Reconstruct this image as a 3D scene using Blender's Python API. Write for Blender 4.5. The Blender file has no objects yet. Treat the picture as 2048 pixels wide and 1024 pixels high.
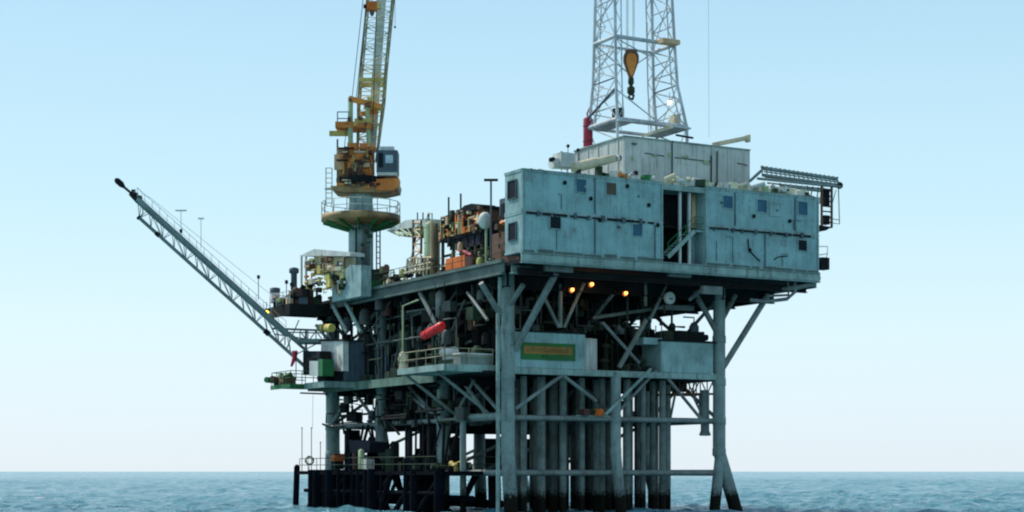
import bpy, math, random
from mathutils import Vector, Matrix
import numpy as np
R = math.radians
sc = bpy.context.scene
col = sc.collection
rnd = random.Random(7)

# ------------------------------------------------------------------ camera, sky, sun
# platform frame: x runs along the front face, y along the side going away, z up from the sea
F = 3483.0                      # focal length in photo pixels (2048 wide)
FW = Vector((0.4912, 0.8711, 0)); RT = Vector((0.8711, -0.4912, 0))
CAM = Vector((-59.55, -104.17, 3.1)); CX, HY = 1024.0, 943.0
cd = bpy.data.cameras.new('camera'); cam = bpy.data.objects.new('camera', cd); col.objects.link(cam)
cam.location = CAM
cam.rotation_euler = (R(90), 0, -math.atan2(FW.x, FW.y))
cd.sensor_width = 36; cd.lens = F / 2048 * 36; cd.shift_y = (HY - 512) / 2048
cd.clip_start = 0.5; cd.clip_end = 60000
sc.camera = cam

SUN = Vector((-0.42, 0.91, 0)).normalized(); EL = R(50)
SD = Vector((SUN.x * math.cos(EL), SUN.y * math.cos(EL), math.sin(EL)))
world = bpy.data.worlds.new('World'); sc.world = world; world.use_nodes = True
nt = world.node_tree; nt.nodes.clear()
wo = nt.nodes.new('ShaderNodeOutputWorld'); bg = nt.nodes.new('ShaderNodeBackground'); sk = nt.nodes.new('ShaderNodeTexSky')
sk.sky_type = 'NISHITA'; sk.sun_disc = False; sk.sun_elevation = EL
sk.sun_rotation = math.atan2(SD.x, SD.y)
sk.air_density = 1.0; sk.dust_density = 1.0; sk.ozone_density = 1.2; sk.altitude = 0
STR = 0.15
gt = nt.nodes.new('ShaderNodeTexCoord'); sx = nt.nodes.new('ShaderNodeSeparateXYZ'); nt.links.new(gt.outputs['Generated'], sx.inputs[0])
rp = nt.nodes.new('ShaderNodeValToRGB'); e = rp.color_ramp.elements        # pale sea haze low in the sky
e[0].position = 0.0; e[0].color = (0.114, 0.129, 0.138, 1); e[1].position = 0.34; e[1].color = (0.060, 0.098, 0.124, 1)
for pos, c in ((0.03, (0.113, 0.132, 0.144)), (0.08, (0.107, 0.136, 0.150)), (0.15, (0.088, 0.127, 0.144)), (0.25, (0.071, 0.112, 0.137))):
    k = e.new(pos); k.color = (*c, 1)
nt.links.new(sx.outputs[2], rp.inputs[0])
vm = nt.nodes.new('ShaderNodeVectorMath'); vm.operation = 'SCALE'; nt.links.new(rp.outputs[0], vm.inputs[0]); vm.inputs['Scale'].default_value = 7.0 / STR
mr = nt.nodes.new('ShaderNodeMapRange'); mr.inputs[1].default_value = 0.2; mr.inputs[2].default_value = 0.75; mr.inputs[3].default_value = 0.93; mr.inputs[4].default_value = 0.0
nt.links.new(sx.outputs[2], mr.inputs[0])
mx = nt.nodes.new('ShaderNodeMix'); mx.data_type = 'RGBA'; nt.links.new(mr.outputs[0], mx.inputs[0])
nt.links.new(sk.outputs[0], mx.inputs[6]); nt.links.new(vm.outputs[0], mx.inputs[7]); nt.links.new(mx.outputs[2], bg.inputs['Color'])
bg.inputs['Strength'].default_value = STR
nt.links.new(bg.outputs[0], wo.inputs['Surface'])
ld = bpy.data.lights.new('sun', 'SUN'); ld.energy = 3.2; ld.angle = R(0.55); ld.color = (1, 0.95, 0.86)
lo = bpy.data.objects.new('sun', ld); col.objects.link(lo); lo.rotation_euler = SD.to_track_quat('Z', 'Y').to_euler()
lo.location = (0, 0, 80)
vs = sc.view_settings
vs.view_transform = 'Standard'; vs.look = 'None'; vs.gamma = 1; vs.use_curve_mapping = False; vs.exposure = 0.0
sc.cycles.max_bounces = 5; sc.cycles.diffuse_bounces = 3; sc.cycles.glossy_bounces = 3
sc.cycles.filter_width = 2.1

def P(px, py, a=None, b=None, z=None, d=None):
    """photo pixel -> point of the place on the plane x=a, y=b, z=z or at depth d"""
    v = FW + RT * ((px - CX) / F) + Vector((0, 0, (HY - py) / F))
    if a is not None: t = (a - CAM.x) / v.x
    elif b is not None: t = (b - CAM.y) / v.y
    elif z is not None: t = (z - CAM.z) / v.z
    else: t = d
    return CAM + v * t

# ------------------------------------------------------------------ materials
def N(t, typ, **kw):
    n = t.nodes.new(typ)
    for k, v in kw.items():
        if k in n.inputs: n.inputs[k].default_value = v
        else: setattr(n, k, v)
    return n
def mixc(t, fac, c1, c2, mode='MIX'):
    m = t.nodes.new('ShaderNodeMix'); m.data_type = 'RGBA'; m.blend_type = mode
    for s, v in ((m.inputs[0], fac), (m.inputs[6], c1), (m.inputs[7], c2)):
        if isinstance(v, bpy.types.NodeSocket): t.links.new(v, s)
        elif isinstance(v, (int, float)): s.default_value = v
        else: s.default_value = (*v, 1)
    return m.outputs[2]
def ramp(t, src, lo, hi):
    m = t.nodes.new('ShaderNodeMapRange'); m.inputs[1].default_value = lo; m.inputs[2].default_value = hi
    t.links.new(src, m.inputs[0]); return m.outputs[0]
def mul(t, a, b):
    m = t.nodes.new('ShaderNodeMath'); m.operation = 'MULTIPLY'
    for s, v in ((m.inputs[0], a), (m.inputs[1], b)):
        if isinstance(v, bpy.types.NodeSocket): t.links.new(v, s)
        else: s.default_value = v
    return m.outputs[0]
RUST = (0.16, 0.055, 0.02); GRIME = (0.035, 0.045, 0.045)
MATS = {}
def paint(name, c, rust=0.35, grime=0.5, rough=0.55, metal=0.0, sea=False, var=0.25, spec=0.4):
    m = bpy.data.materials.new(name); m.use_nodes = True; t = m.node_tree; bs = t.nodes['Principled BSDF']
    geo = N(t, 'ShaderNodeNewGeometry')
    n1 = N(t, 'ShaderNodeTexNoise', Scale=0.55, Detail=5.0, Roughness=0.6); t.links.new(geo.outputs['Position'], n1.inputs['Vector'])
    n2 = N(t, 'ShaderNodeTexNoise', Scale=4.5, Detail=4.0, Roughness=0.65); t.links.new(geo.outputs['Position'], n2.inputs['Vector'])
    mp = N(t, 'ShaderNodeMapping'); mp.inputs['Scale'].default_value = (2.6, 2.6, 0.28); t.links.new(geo.outputs['Position'], mp.inputs['Vector'])
    n3 = N(t, 'ShaderNodeTexNoise', Scale=1.3, Detail=5.0, Roughness=0.7); t.links.new(mp.outputs[0], n3.inputs['Vector'])
    dark = tuple(x * (1 - var * 1.3) for x in c); lite = tuple(min(0.9, x * (1 + var * 0.7)) for x in c)
    cc = mixc(t, ramp(t, n1.outputs[0], 0.35, 0.66), dark, lite)
    if grime: cc = mixc(t, mul(t, ramp(t, n3.outputs[0], 0.52, 0.74), grime), cc, GRIME)
    if rust:
        f = mul(t, ramp(t, n2.outputs[0], 0.56, 0.68), ramp(t, n3.outputs[0], 0.40, 0.62)); cc = mixc(t, mul(t, f, rust), cc, RUST)
    if sea:                                          # marine growth below the splash line
        sp = N(t, 'ShaderNodeSeparateXYZ'); t.links.new(geo.outputs['Position'], sp.inputs[0])
        ad = N(t, 'ShaderNodeMath', operation='MULTIPLY_ADD'); t.links.new(n2.outputs[0], ad.inputs[0]); ad.inputs[1].default_value = -1.6
        t.links.new(sp.outputs[2], ad.inputs[2])
        cc = mixc(t, ramp(t, ad.outputs[0], 0.95, 0.45), cc, (0.006, 0.007, 0.006))
        cc = mixc(t, mul(t, ramp(t, ad.outputs[0], 2.6, 0.8), mul(t, n2.outputs[0], 0.55)), cc, (0.035, 0.03, 0.02))
    if sea:
        sm = N(t, 'ShaderNodeMapRange'); sm.inputs[1].default_value = 0.45; sm.inputs[2].default_value = 1.0; sm.inputs[3].default_value = 0.04; sm.inputs[4].default_value = spec
        t.links.new(ad.outputs[0], sm.inputs[0]); t.links.new(sm.outputs[0], bs.inputs['Specular IOR Level'])
    t.links.new(cc, bs.inputs['Base Color'])
    bs.inputs['Metallic'].default_value = metal; bs.inputs['Specular IOR Level'].default_value = spec
    rr = N(t, 'ShaderNodeMapRange'); rr.inputs[3].default_value = rough - 0.12; rr.inputs[4].default_value = min(1, rough + 0.25)
    t.links.new(n2.outputs[0], rr.inputs[0]); t.links.new(rr.outputs[0], bs.inputs['Roughness'])
    bp = N(t, 'ShaderNodeBump', Strength=0.25, Distance=0.02); t.links.new(n2.outputs[0], bp.inputs['Height']); t.links.new(bp.outputs[0], bs.inputs['Normal'])
    MATS[name] = m; return m
def glow(name, c, s):
    m = bpy.data.materials.new(name); m.use_nodes = True; t = m.node_tree; bs = t.nodes['Principled BSDF']
    n = N(t, 'ShaderNodeTexNoise', Scale=3.0); cc = mixc(t, n.outputs[0], c, tuple(x * 0.9 for x in c))
    t.links.new(cc, bs.inputs['Base Color']); t.links.new(cc, bs.inputs['Emission Color']); bs.inputs['Emission Strength'].default_value = s
    MATS[name] = m; return m
paint('teal_paint', (0.28, 0.485, 0.47), rust=0.7, grime=0.45, var=0.2)
paint('teal_pale', (0.31, 0.48, 0.46), rust=0.6, grime=0.6, var=0.25)
paint('leg_paint', (0.27, 0.37, 0.34), rust=0.65, grime=0.65, sea=True, var=0.22)
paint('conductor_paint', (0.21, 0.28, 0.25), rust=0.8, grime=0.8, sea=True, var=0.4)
paint('brace_paint', (0.23, 0.285, 0.26), rust=0.7, grime=0.6, sea=True, var=0.3)
paint('deck_white', (0.30, 0.44, 0.39), rust=0.7, grime=0.8, var=0.3)
paint('wall_grey', (0.63, 0.68, 0.62), rust=0.5, grime=0.5, var=0.12)
paint('wall_cellar', (0.30, 0.48, 0.46), rust=0.3, grime=0.6)
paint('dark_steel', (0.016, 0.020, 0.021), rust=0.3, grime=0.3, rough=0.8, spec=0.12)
paint('dark_green', (0.04, 0.07, 0.04), rust=0.7, grime=0.5, rough=0.7, spec=0.2)
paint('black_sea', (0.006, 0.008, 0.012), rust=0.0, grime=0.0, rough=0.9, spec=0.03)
paint('navy', (0.012, 0.016, 0.028), rust=0.1, grime=0.3, rough=0.7, spec=0.2)
paint('blue_grey', (0.08, 0.125, 0.15), rust=0.3, grime=0.5)
paint('crane_orange', (0.95, 0.27, 0.045), rust=0.45, grime=0.35, var=0.3)
paint('crane_yellow', (0.82, 0.62, 0.16), rust=0.7, grime=0.45, var=0.3)
paint('boom_grey', (0.66, 0.70, 0.60), rust=0.5, grime=0.4)
paint('mast_white', (0.62, 0.66, 0.66), rust=0.45, grime=0.6)
paint('green_tank', (0.42, 0.54, 0.30), rust=0.25, grime=0.35, var=0.15)
paint('green_paint', (0.03, 0.22, 0.07), rust=0.5, grime=0.4)
paint('tan', (0.75, 0.50, 0.28), rust=0.6, grime=0.4)
paint('cream', (0.78, 0.70, 0.46), rust=0.4, grime=0.35)
paint('red_paint', (0.92, 0.02, 0.02), rust=0.1, grime=0.1, rough=0.35, var=0.15)
paint('pink_red', (0.80, 0.05, 0.10), rust=0.0, grime=0.15, rough=0.6)
paint('maroon', (0.45, 0.035, 0.075), rust=0.3, grime=0.3)
paint('orange_paint', (0.75, 0.17, 0.02), rust=0.3, grime=0.3)
paint('rusty', (0.17, 0.085, 0.045), rust=0.8, grime=0.5)
paint('brown_red', (0.09, 0.03, 0.025), rust=0.8, grime=0.4)
paint('white_paint', (0.74, 0.77, 0.70), rust=0.3, grime=0.4)
paint('edge_dark', (0.11, 0.17, 0.15), rust=0.8, grime=0.7, var=0.35)
paint('pipe_dark', (0.07, 0.10, 0.09), rust=0.8, grime=0.6, var=0.4)
paint('ring_rust', (0.36, 0.24, 0.10), rust=0.8, grime=0.4, var=0.5)
paint('boom_yellow', (0.85, 0.66, 0.26), rust=0.5, grime=0.4, var=0.35)
paint('boom_olive', (0.34, 0.32, 0.19), rust=0.7, grime=0.5, var=0.35)
paint('lime_paint', (0.50, 0.55, 0.16), rust=0.5, grime=0.4, var=0.3)
paint('conductor_shaded', (0.11, 0.145, 0.13), rust=0.8, grime=0.6, sea=True, var=0.4)
paint('girder_green', (0.14, 0.24, 0.18), rust=0.7, grime=0.7, var=0.35)
paint('cable_black', (0.03, 0.035, 0.04), rust=0.0, grime=0.0)
paint('boom_chord', (0.20, 0.28, 0.26), rust=0.5, grime=0.5)
paint('window_dark', (0.012, 0.02, 0.025), rust=0, grime=0, rough=0.5, spec=0.1)
paint('window_blue', (0.05, 0.15, 0.22), rust=0, grime=0.4, rough=0.5, spec=0.15)
paint('board_brown', (0.10, 0.075, 0.05), rust=0, grime=0.2)
paint('sign_green', (0.02, 0.16, 0.03), rust=0, grime=0.2)
paint('sign_orange', (0.36, 0.18, 0.03), rust=0, grime=0.2)
paint('glass_light', (0.45, 0.62, 0.68), rust=0, grime=0.2, rough=0.1, spec=0.6)
glow('lamp_orange', (1.0, 0.38, 0.09), 4.0)
glow('lamp_white', (1.0, 0.80, 0.62), 7.0)
glow('lamp_yellow', (1.0, 0.72, 0.06), 5.0)

# ------------------------------------------------------------------ mesh builder
V = Vector
class MB:
    def __init__(s): s.v = []; s.f = []; s.sm = []
    def add(s, vs, fs, smooth=False):
        o = len(s.v); s.v += [tuple(v) for v in vs]; s.f += [tuple(i + o for i in f) for f in fs]; s.sm += [smooth] * len(fs); return s
    def box(s, x0, x1, y0, y1, z0, z1):
        v = [(x, y, z) for z in (z0, z1) for y in (y0, y1) for x in (x0, x1)]
        return s.add(v, [(0, 2, 3, 1), (4, 5, 7, 6), (0, 1, 5, 4), (2, 6, 7, 3), (0, 4, 6, 2), (1, 3, 7, 5)])
    def obox(s, c, sx, sy, sz, rot=0, pitch=0, roll=0):
        m = Matrix.Rotation(rot, 3, 'Z') @ Matrix.Rotation(pitch, 3, 'Y') @ Matrix.Rotation(roll, 3, 'X')
        v = [V(c) + m @ V((x * sx / 2, y * sy / 2, z * sz / 2)) for z in (-1, 1) for y in (-1, 1) for x in (-1, 1)]
        return s.add(v, [(0, 2, 3, 1), (4, 5, 7, 6), (0, 1, 5, 4), (2, 6, 7, 3), (0, 4, 6, 2), (1, 3, 7, 5)])
    def bar(s, p, q, w, h=None, up=(0, 0, 1)):
        p, q = V(p), V(q); h = h or w; d = (q - p).normalized(); u = V(up)
        if abs(d.dot(u)) > 0.98: u = V((0, 1, 0))
        sd = d.cross(u).normalized(); u2 = sd.cross(d)
        v = [e + sd * (i * w / 2) + u2 * (j * h / 2) for e in (p, q) for i, j in ((-1, -1), (1, -1), (1, 1), (-1, 1))]
        return s.add(v, [(0, 1, 2, 3), (7, 6, 5, 4), (0, 4, 5, 1), (1, 5, 6, 2), (2, 6, 7, 3), (3, 7, 4, 0)])
    def ibeam(s, p, q, w, h, tf=0.06, tw=0.05):
        p, q = V(p), V(q); u = V((0, 0, 1))
        s.bar(p + u * (h / 2 - tf / 2), q + u * (h / 2 - tf / 2), w, tf); s.bar(p - u * (h / 2 - tf / 2), q - u * (h / 2 - tf / 2), w, tf)
        return s.bar(p, q, tw, h - 2 * tf + 0.004)
    def tube(s, pts, r, n=8, cap=True):
        pts = [V(p) for p in pts]; k = len(pts); rs = r if isinstance(r, (list, tuple)) else [r] * k
        ring = []; prev = None
        for i, p in enumerate(pts):
            d = (pts[min(i + 1, k - 1)] - pts[max(i - 1, 0)]).normalized()
            if prev is None:
                a = d.cross(V((0, 0, 1)) if abs(d.z) < 0.9 else V((1, 0, 0))).normalized()
            else: a = (prev - d * prev.dot(d)).normalized()
            prev = a; b = d.cross(a)
            ring += [p + (a * math.cos(2 * math.pi * j / n) + b * math.sin(2 * math.pi * j / n)) * rs[i] for j in range(n)]
        fs = [(i * n + j, i * n + (j + 1) % n, (i + 1) * n + (j + 1) % n, (i + 1) * n + j) for i in range(k - 1) for j in range(n)]
        s.add(ring, fs, n > 5)
        if cap:
            s.add(ring[:n][::-1], [tuple(range(n))]); s.add(ring[-n:], [tuple(range(n))])
        return s
    def lathe(s, c, prof, n=20, smooth=True):
        """prof: list of (r, z) around the vertical axis at c"""
        c = V(c); k = len(prof)
        v = [c + V((r * math.cos(2 * math.pi * j / n), r * math.sin(2 * math.pi * j / n), z)) for r, z in prof for j in range(n)]
        fs = [(i * n + j, i * n + (j + 1) % n, (i + 1) * n + (j + 1) % n, (i + 1) * n + j) for i in range(k - 1) for j in range(n)]
        s.add(v, fs, smooth)
        s.add(v[:n][::-1], [tuple(range(n))]); s.add(v[-n:], [tuple(range(n))]); return s
    def ball(s, c, r, n=10, sz=1.0):
        return s.lathe(c, [(max(0.001, r * math.sin(math.pi * i / 8)), -r * sz * math.cos(math.pi * i / 8)) for i in range(9)], n)
    def prism(s, poly, d):
        """polygon (3-D points, planar) pushed by the vector d"""
        n = len(poly); poly = [V(p) for p in poly]; d = V(d)
        s.add(poly + [p + d for p in poly], [tuple(range(n))[::-1], tuple(range(n, 2 * n))] + [(i, (i + 1) % n, n + (i + 1) % n, n + i) for i in range(n)]); return s
    def lace(s, p0, p1, q0, q1, n, r, cross=False, rung=True, sides=4):
        """zigzag lattice between the lines p0-p1 and q0-q1"""
        p0, p1, q0, q1 = map(V, (p0, p1, q0, q1))
        for i in range(n):
            a, b = p0.lerp(p1, i / n), p0.lerp(p1, (i + 1) / n); c, d = q0.lerp(q1, i / n), q0.lerp(q1, (i + 1) / n)
            if rung: s.tube([a, c], r, sides, False)
            s.tube([a, d] if i % 2 == 0 or cross else [c, b], r, sides, False)
            if cross: s.tube([c, b], r, sides, False)
        if rung: s.tube([p1, q1], r, sides, False)
        return s
    def build(s, name, mat, parent=None, **tags):
        vs = np.array(s.v); c = (vs.min(0) + vs.max(0)) / 2
        me = bpy.data.meshes.new(name); me.from_pydata((vs - c).tolist(), [], s.f)
        me.polygons.foreach_set('use_smooth', s.sm); me.materials.append(MATS[mat] if isinstance(mat, str) else mat)
        o = bpy.data.objects.new(name, me); col.objects.link(o); w = V(c)
        if parent is not None:
            o.parent = parent; o.location = w - V(parent['_w'])
        else: o.location = w
        o['_w'] = tuple(w)
        for k, x in tags.items(): o[k] = x
        return o
def thing(name, label, cat, loc, group=None):
    o = bpy.data.objects.new(name, None); col.objects.link(o); o.location = loc; o['_w'] = tuple(loc)
    o.empty_display_size = 0.3; o['label'] = label; o['category'] = cat
    if group: o['group'] = group
    return o
def rail(pts, h=1.1, sp=1.6, r=0.035, mids=1):
    m = MB(); pts = [V(p) for p in pts]
    for k in range(mids + 1):
        z = V((0, 0, h * (k + 1) / (mids + 1))); 
        for p, q in zip(pts, pts[1:]): m.tube([p + z, q + z], r, 5)
    for p, q in zip(pts, pts[1:]):
        n = max(1, round((q - p).length / sp))
        for i in range(n + 1):
            e = p.lerp(q, i / n); m.tube([e, e + V((0, 0, h))], r, 5)
    return m

# ------------------------------------------------------------------ sea
def sea():
    c = np.array([CAM.x, CAM.y]); base = math.atan2(FW.y, FW.x)
    fine = np.concatenate([np.linspace(-math.pi, -R(18), 60)[:-1], np.linspace(-R(18), R(18), 500), np.linspace(R(18), math.pi, 60)[1:-1]])
    rs = [0.0]; r = 3.0
    while r < 110: rs.append(r); r *= 1.12
    r = 112.0
    while r < 1500: rs.append(r); r += (min(1.4, 0.34 * (r / 112) ** 1.5) if r < 560 else 1.4 * (r / 560) ** 2)
    while r < 45000: rs.append(r); r *= 1.05
    rs = np.array(rs[1:]); T, Rr = np.meshgrid(fine + base, rs)
    X = c[0] + Rr * np.cos(T); Y = c[1] + Rr * np.sin(T); Z = np.zeros_like(X)
    rg = np.random.RandomState(3)
    for i in range(90):
        wl = 1.1 * (1.03 ** i); th = rg.uniform(0, 2 * math.pi) if wl < 5 else R(205) + rg.normal(0, 0.9); k = 2 * math.pi / wl
        amp = 0.010 * wl * rg.uniform(0.6, 1.4) if wl < 4 else 0.034
        ph = rg.uniform(0, 7); u = k * (X * math.cos(th) + Y * math.sin(th)) + ph
        step = np.where(Rr < 560, np.minimum(1.4, 0.34 * (np.maximum(Rr, 112) / 112) ** 1.5), 1.4 * (np.maximum(Rr, 560) / 560) ** 2)
        fade = np.clip(wl / (2.6 * step) - 0.5, 0, 1)
        gm = 0.5 + 0.9 * np.clip(np.sin(k * 0.11 * (X * math.sin(th + .6) - Y * math.cos(th + .6)) + ph * 3), -0.4, 1)
        Z += amp * fade * gm * ((1 - np.abs(np.sin(u / 2))) * 2 - 0.73)
    Z *= np.clip((Rr - 5) / 80, 0, 1) * np.clip((1700 - Rr) / 800, 0, 1)
    Z -= 0.02
    nR, nT = X.shape
    v = np.stack([X, Y, Z], -1).reshape(-1, 3)
    i = np.arange(nR - 1)[:, None] * nT; j = np.arange(nT)[None, :]; j2 = (j + 1) % nT
    f = np.stack([i + j, i + nT + j, i + nT + j2, i + j2], -1).reshape(-1, 4)
    cen = len(v); v = np.vstack([v, [c[0], c[1], -0.02]])
    tri = [(int(cen), int(a), int((a + 1) % nT)) for a in range(nT)]
    me = bpy.data.meshes.new('sea_water')
    me.from_pydata(v.tolist(), [], f.tolist() + tri); me.polygons.foreach_set('use_smooth', [True] * len(me.polygons))
    m = bpy.data.materials.new('sea'); m.use_nodes = True; t = m.node_tree; bs = t.nodes['Principled BSDF']
    geo = N(t, 'ShaderNodeNewGeometry')
    n1 = N(t, 'ShaderNodeTexNoise', Scale=0.03, Detail=5.0); t.links.new(geo.outputs['Position'], n1.inputs['Vector'])
    n2 = N(t, 'ShaderNodeTexNoise', Scale=0.9, Detail=6.0, Roughness=0.62); t.links.new(geo.outputs['Position'], n2.inputs['Vector'])
    n3 = N(t, 'ShaderNodeTexNoise', Scale=0.16, Detail=6.0, Roughness=0.6); t.links.new(geo.outputs['Position'], n3.inputs['Vector'])
    cc = mixc(t, ramp(t, n1.outputs[0], 0.35, 0.65), (0.075, 0.29, 0.355), (0.11, 0.34, 0.41))
    t.links.new(cc, bs.inputs['Base Color'])
    bs.inputs['Roughness'].default_value = 0.16; bs.inputs['IOR'].default_value = 1.333
    b1 = N(t, 'ShaderNodeBump', Strength=1.0, Distance=0.8); t.links.new(n2.outputs[0], b1.inputs['Height'])
    b2 = N(t, 'ShaderNodeBump', Strength=1.0, Distance=2.8); t.links.new(n3.outputs[0], b2.inputs['Height']); t.links.new(b1.outputs[0], b2.inputs['Normal'])
    t.links.new(b2.outputs[0], bs.inputs['Normal'])
    me.materials.append(m)
    o = bpy.data.objects.new('sea_water', me); col.objects.link(o); o['kind'] = 'structure'
sea()

# ------------------------------------------------------------------ the platform itself
LA = (1.5, 11.0, 20.5); LB = (5.2, 15.4, 26.6, 36.6)
plat = thing('oil_platform', 'pale grey steel offshore platform standing in the sea on pipe legs', 'oil platform', (11, 20, 0))
def legname(i, j): return 'leg'
for i, a in enumerate(LA):
    for j, b in enumerate(LB):
        r = {(0, 3): 0.62, (1, 0): 0.41}.get((i, j), 0.5)
        if (i, j) == (0, 0): a += .28
        m = MB(); ox = (-0.9, 0.15, 1.15)[i]; oy = (-0.5, 0, 0, 0.5)[j]
        if i == 0: ox = 0.0
        m.tube([(a + ox * 1.5, b + oy * 1.5, -3), (a + ox * 1.1, b + oy, 0.0), (a, b, 4.6), (a, b, 10.5 if (i, j) == (1, 0) else 17.3)], [r * 1.06, r * 1.04, r, r * 0.94], 16)
        for z in ((7.0, 4.6) if (i, j) == (1, 0) else (10.0, 7.0, 4.6, 13.3)): m.lathe((a, b, z), [(r * 1.0, -0.3), (r * 1.06, -0.26), (r * 1.06, 0.26), (r * 1.0, 0.3)], 16)
        if (i, j) == (0, 0):
            MB().tube([(0.85, 4.7, 17.0), (0.85, 4.7, 15.2), (0.58, 4.5, 14.2), (0.58, 4.5, -0.2)], 0.15, 10).build('riser', 'deck_white', plat)
        if (i, j) == (2, 0):
            m.tube([(a + 0.1, b, 4.2), (a - 0.9, b - 0.6, 0), (a - 1.4, b - 0.9, -2)], 0.42, 12)
        m.build('leg', 'leg_paint', plat)
def brace(p, q, r=0.17, mat='brace_paint'): return MB().tube([p, q], r, 8).build('brace', mat, plat)
# horizontals on the rows
for b in LB:
    for z, r in ((7.0, 0.2), (3.0, 0.22)):
        brace((LA[0], b, z), (LA[2], b, z), r)
for a in LA:
    for z, r in ((7.0, 0.2), (3.0, 0.24)):
        brace((a, LB[0], z), (a, LB[3], z), r)
# front row braces measured on the plane of the front legs
b0 = 5.2
for x0, y0, x1, y1, r in ((1128, 748, 1030, 818, .15), (1122, 748, 1192, 802, .15), (1312, 742, 1238, 822, .12), (1328, 748, 1402, 838, .13),
                          (1090, 598, 1118, 655, .13), (1168, 566, 1128, 655, .13), (1121, 568, 1121, 655, .15),
                          (1205, 645, 1278, 726, .13), (1292, 640, 1238, 735, .2), (1432, 662, 1388, 582, .22), (1432, 662, 1470, 590, .22),
                          (1345, 545, 1300, 640, .13), (1291, 545, 1291, 612, .13)):
    brace(P(x0, y0, b=b0 - .02), P(x1, y1, b=b0 + .02), r)
brace(P(1030, 700, b=5.0), P(1112, 545, b=1.2), .25)
brace(P(1302, 738, b=4.4), P(1210, 830, b=4.4), .13, 'deck_white')
brace(P(1438, 748, b=5.2), P(1537, 588, b=3.0), .23)
brace(P(1000, 628, b=4.6), P(962, 566, b=4.0), .2); brace(P(1018, 612, b=5), P(1046, 570, b=3), .2)
brace(P(1378, 600, b=3.6), P(1425, 560, b=2), .16)
# side row braces (plane of the left legs)
for x0, y0, x1, y1, r in ((840, 585, 872, 648, .18), (666, 612, 694, 664, .17), (692, 606, 722, 664, .17), (800, 775, 872, 832, .15), (914, 745, 978, 836, .15),
                          (948, 760, 910, 836, .12), (975, 640, 935, 585, .12)):
    aa = -.5 if x0 < 700 else .1 if x0 in (840, 975) else 1.3
    brace(P(x0, y0, a=aa), P(x1, y1, a=aa + .15), r, 'deck_white' if x0 < 700 else 'brace_paint')
for j in range(3):
    for a in LA:
        p, q = LB[j], LB[j + 1]; mid = (p + q) / 2
        for (u0, z0, u1, z1) in ((p, 7.0, mid, 10.0), (mid, 10.0, q, 7.0), (p, 16.6, mid, 13.6), (mid, 13.6, q, 16.6)):
            if a == LA[0] and z0 > 9 and j < 2: continue
            brace((a, u0, z0), (a, u1, z1), 0.14)
for i in range(2):
    for b in LB[1:]:
        p, q = LA[i], LA[i + 1]; mid = (p + q) / 2
        for (u0, z0, u1, z1) in ((p, 7.0, mid, 10.0), (mid, 10.0, q, 7.0), (p, 13.3, mid, 16.6), (mid, 16.6, q, 13.3), (p, 3.0, q, 7.0)):
            brace((u0, b, z0), (u1, b, z1), 0.14)
# pipe with an elbow beside the second leg
MB().tube([(1.2, 11.0, -0.4), (1.2, 11.0, 6.7), (1.25, 10.75, 7.05), (1.4, 10.3, 7.15), (1.5, 5.6, 7.15)], 0.24, 12).build('riser', 'leg_paint', plat)
# main deck: plate, edge girders, under-deck girders
MB().box(0.1, 26, 0.25, 38, 17.55, 17.8).build('deck_plate', 'dark_steel', plat)
MB().ibeam((-0.1, 0, 17.85), (26.1, 0, 17.85), 0.34, 0.72).box(-0.1, 26.1, -0.12, -0.02, 17.6, 18.1).build('edge_girder', 'deck_white', plat)
m = MB(); m.box(-0.25, 0.1, 2.6, 33, 17.78, 18.0); m.box(-0.02, 0.1, 2.6, 33, 17.1, 17.8); m.box(-0.2, 0.12, 2.6, 33, 16.95, 17.12); m.build('edge_girder', 'edge_dark', plat)
m = MB(); m.box(25.9, 26.25, 0.2, 38, 17.78, 18.0); m.box(25.9, 26.0, 0.2, 38, 17.1, 17.8); m.build('edge_girder', 'deck_white', plat)
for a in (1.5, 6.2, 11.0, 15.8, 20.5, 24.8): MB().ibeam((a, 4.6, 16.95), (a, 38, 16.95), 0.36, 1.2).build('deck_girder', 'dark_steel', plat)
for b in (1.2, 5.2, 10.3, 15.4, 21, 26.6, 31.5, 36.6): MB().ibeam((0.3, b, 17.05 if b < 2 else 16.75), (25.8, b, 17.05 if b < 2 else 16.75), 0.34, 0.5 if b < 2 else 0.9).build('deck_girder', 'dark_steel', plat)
MB().ibeam((0.2, 1.9, 17.3), (2.0, 1.9, 17.3), 0.5, 0.7).build('deck_girder', 'deck_white', plat)
# corner plates showing under the front edge
for x0, x1, y0, y1 in ((1088, 1142, 526, 546), (1335, 1378, 532, 556), (1402, 1440, 572, 590)):
    p, q = P(x0, y0, b=0.9), P(x1, y1, b=0.9); MB().box(p.x, q.x, 0.6, 1.0, q.z, p.z).build('gusset_plate', 'brace_paint', plat)
# cellar deck
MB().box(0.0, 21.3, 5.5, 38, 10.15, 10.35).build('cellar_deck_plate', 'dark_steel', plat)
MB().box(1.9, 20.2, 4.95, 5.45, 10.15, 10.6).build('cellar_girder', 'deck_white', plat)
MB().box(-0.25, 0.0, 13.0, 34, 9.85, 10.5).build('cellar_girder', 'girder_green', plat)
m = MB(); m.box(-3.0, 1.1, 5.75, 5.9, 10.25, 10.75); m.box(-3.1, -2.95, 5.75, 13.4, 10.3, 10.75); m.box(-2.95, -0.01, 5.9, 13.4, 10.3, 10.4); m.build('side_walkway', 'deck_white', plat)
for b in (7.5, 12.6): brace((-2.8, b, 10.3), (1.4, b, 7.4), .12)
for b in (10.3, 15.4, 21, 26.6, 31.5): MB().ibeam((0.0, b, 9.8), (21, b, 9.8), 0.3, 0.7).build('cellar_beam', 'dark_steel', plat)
rail([(-3, 13.3, 10.75), (-3, 5.85, 10.75), (0.9, 5.85, 10.75)], 1.15).build('railing', 'boom_olive', plat)
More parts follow.
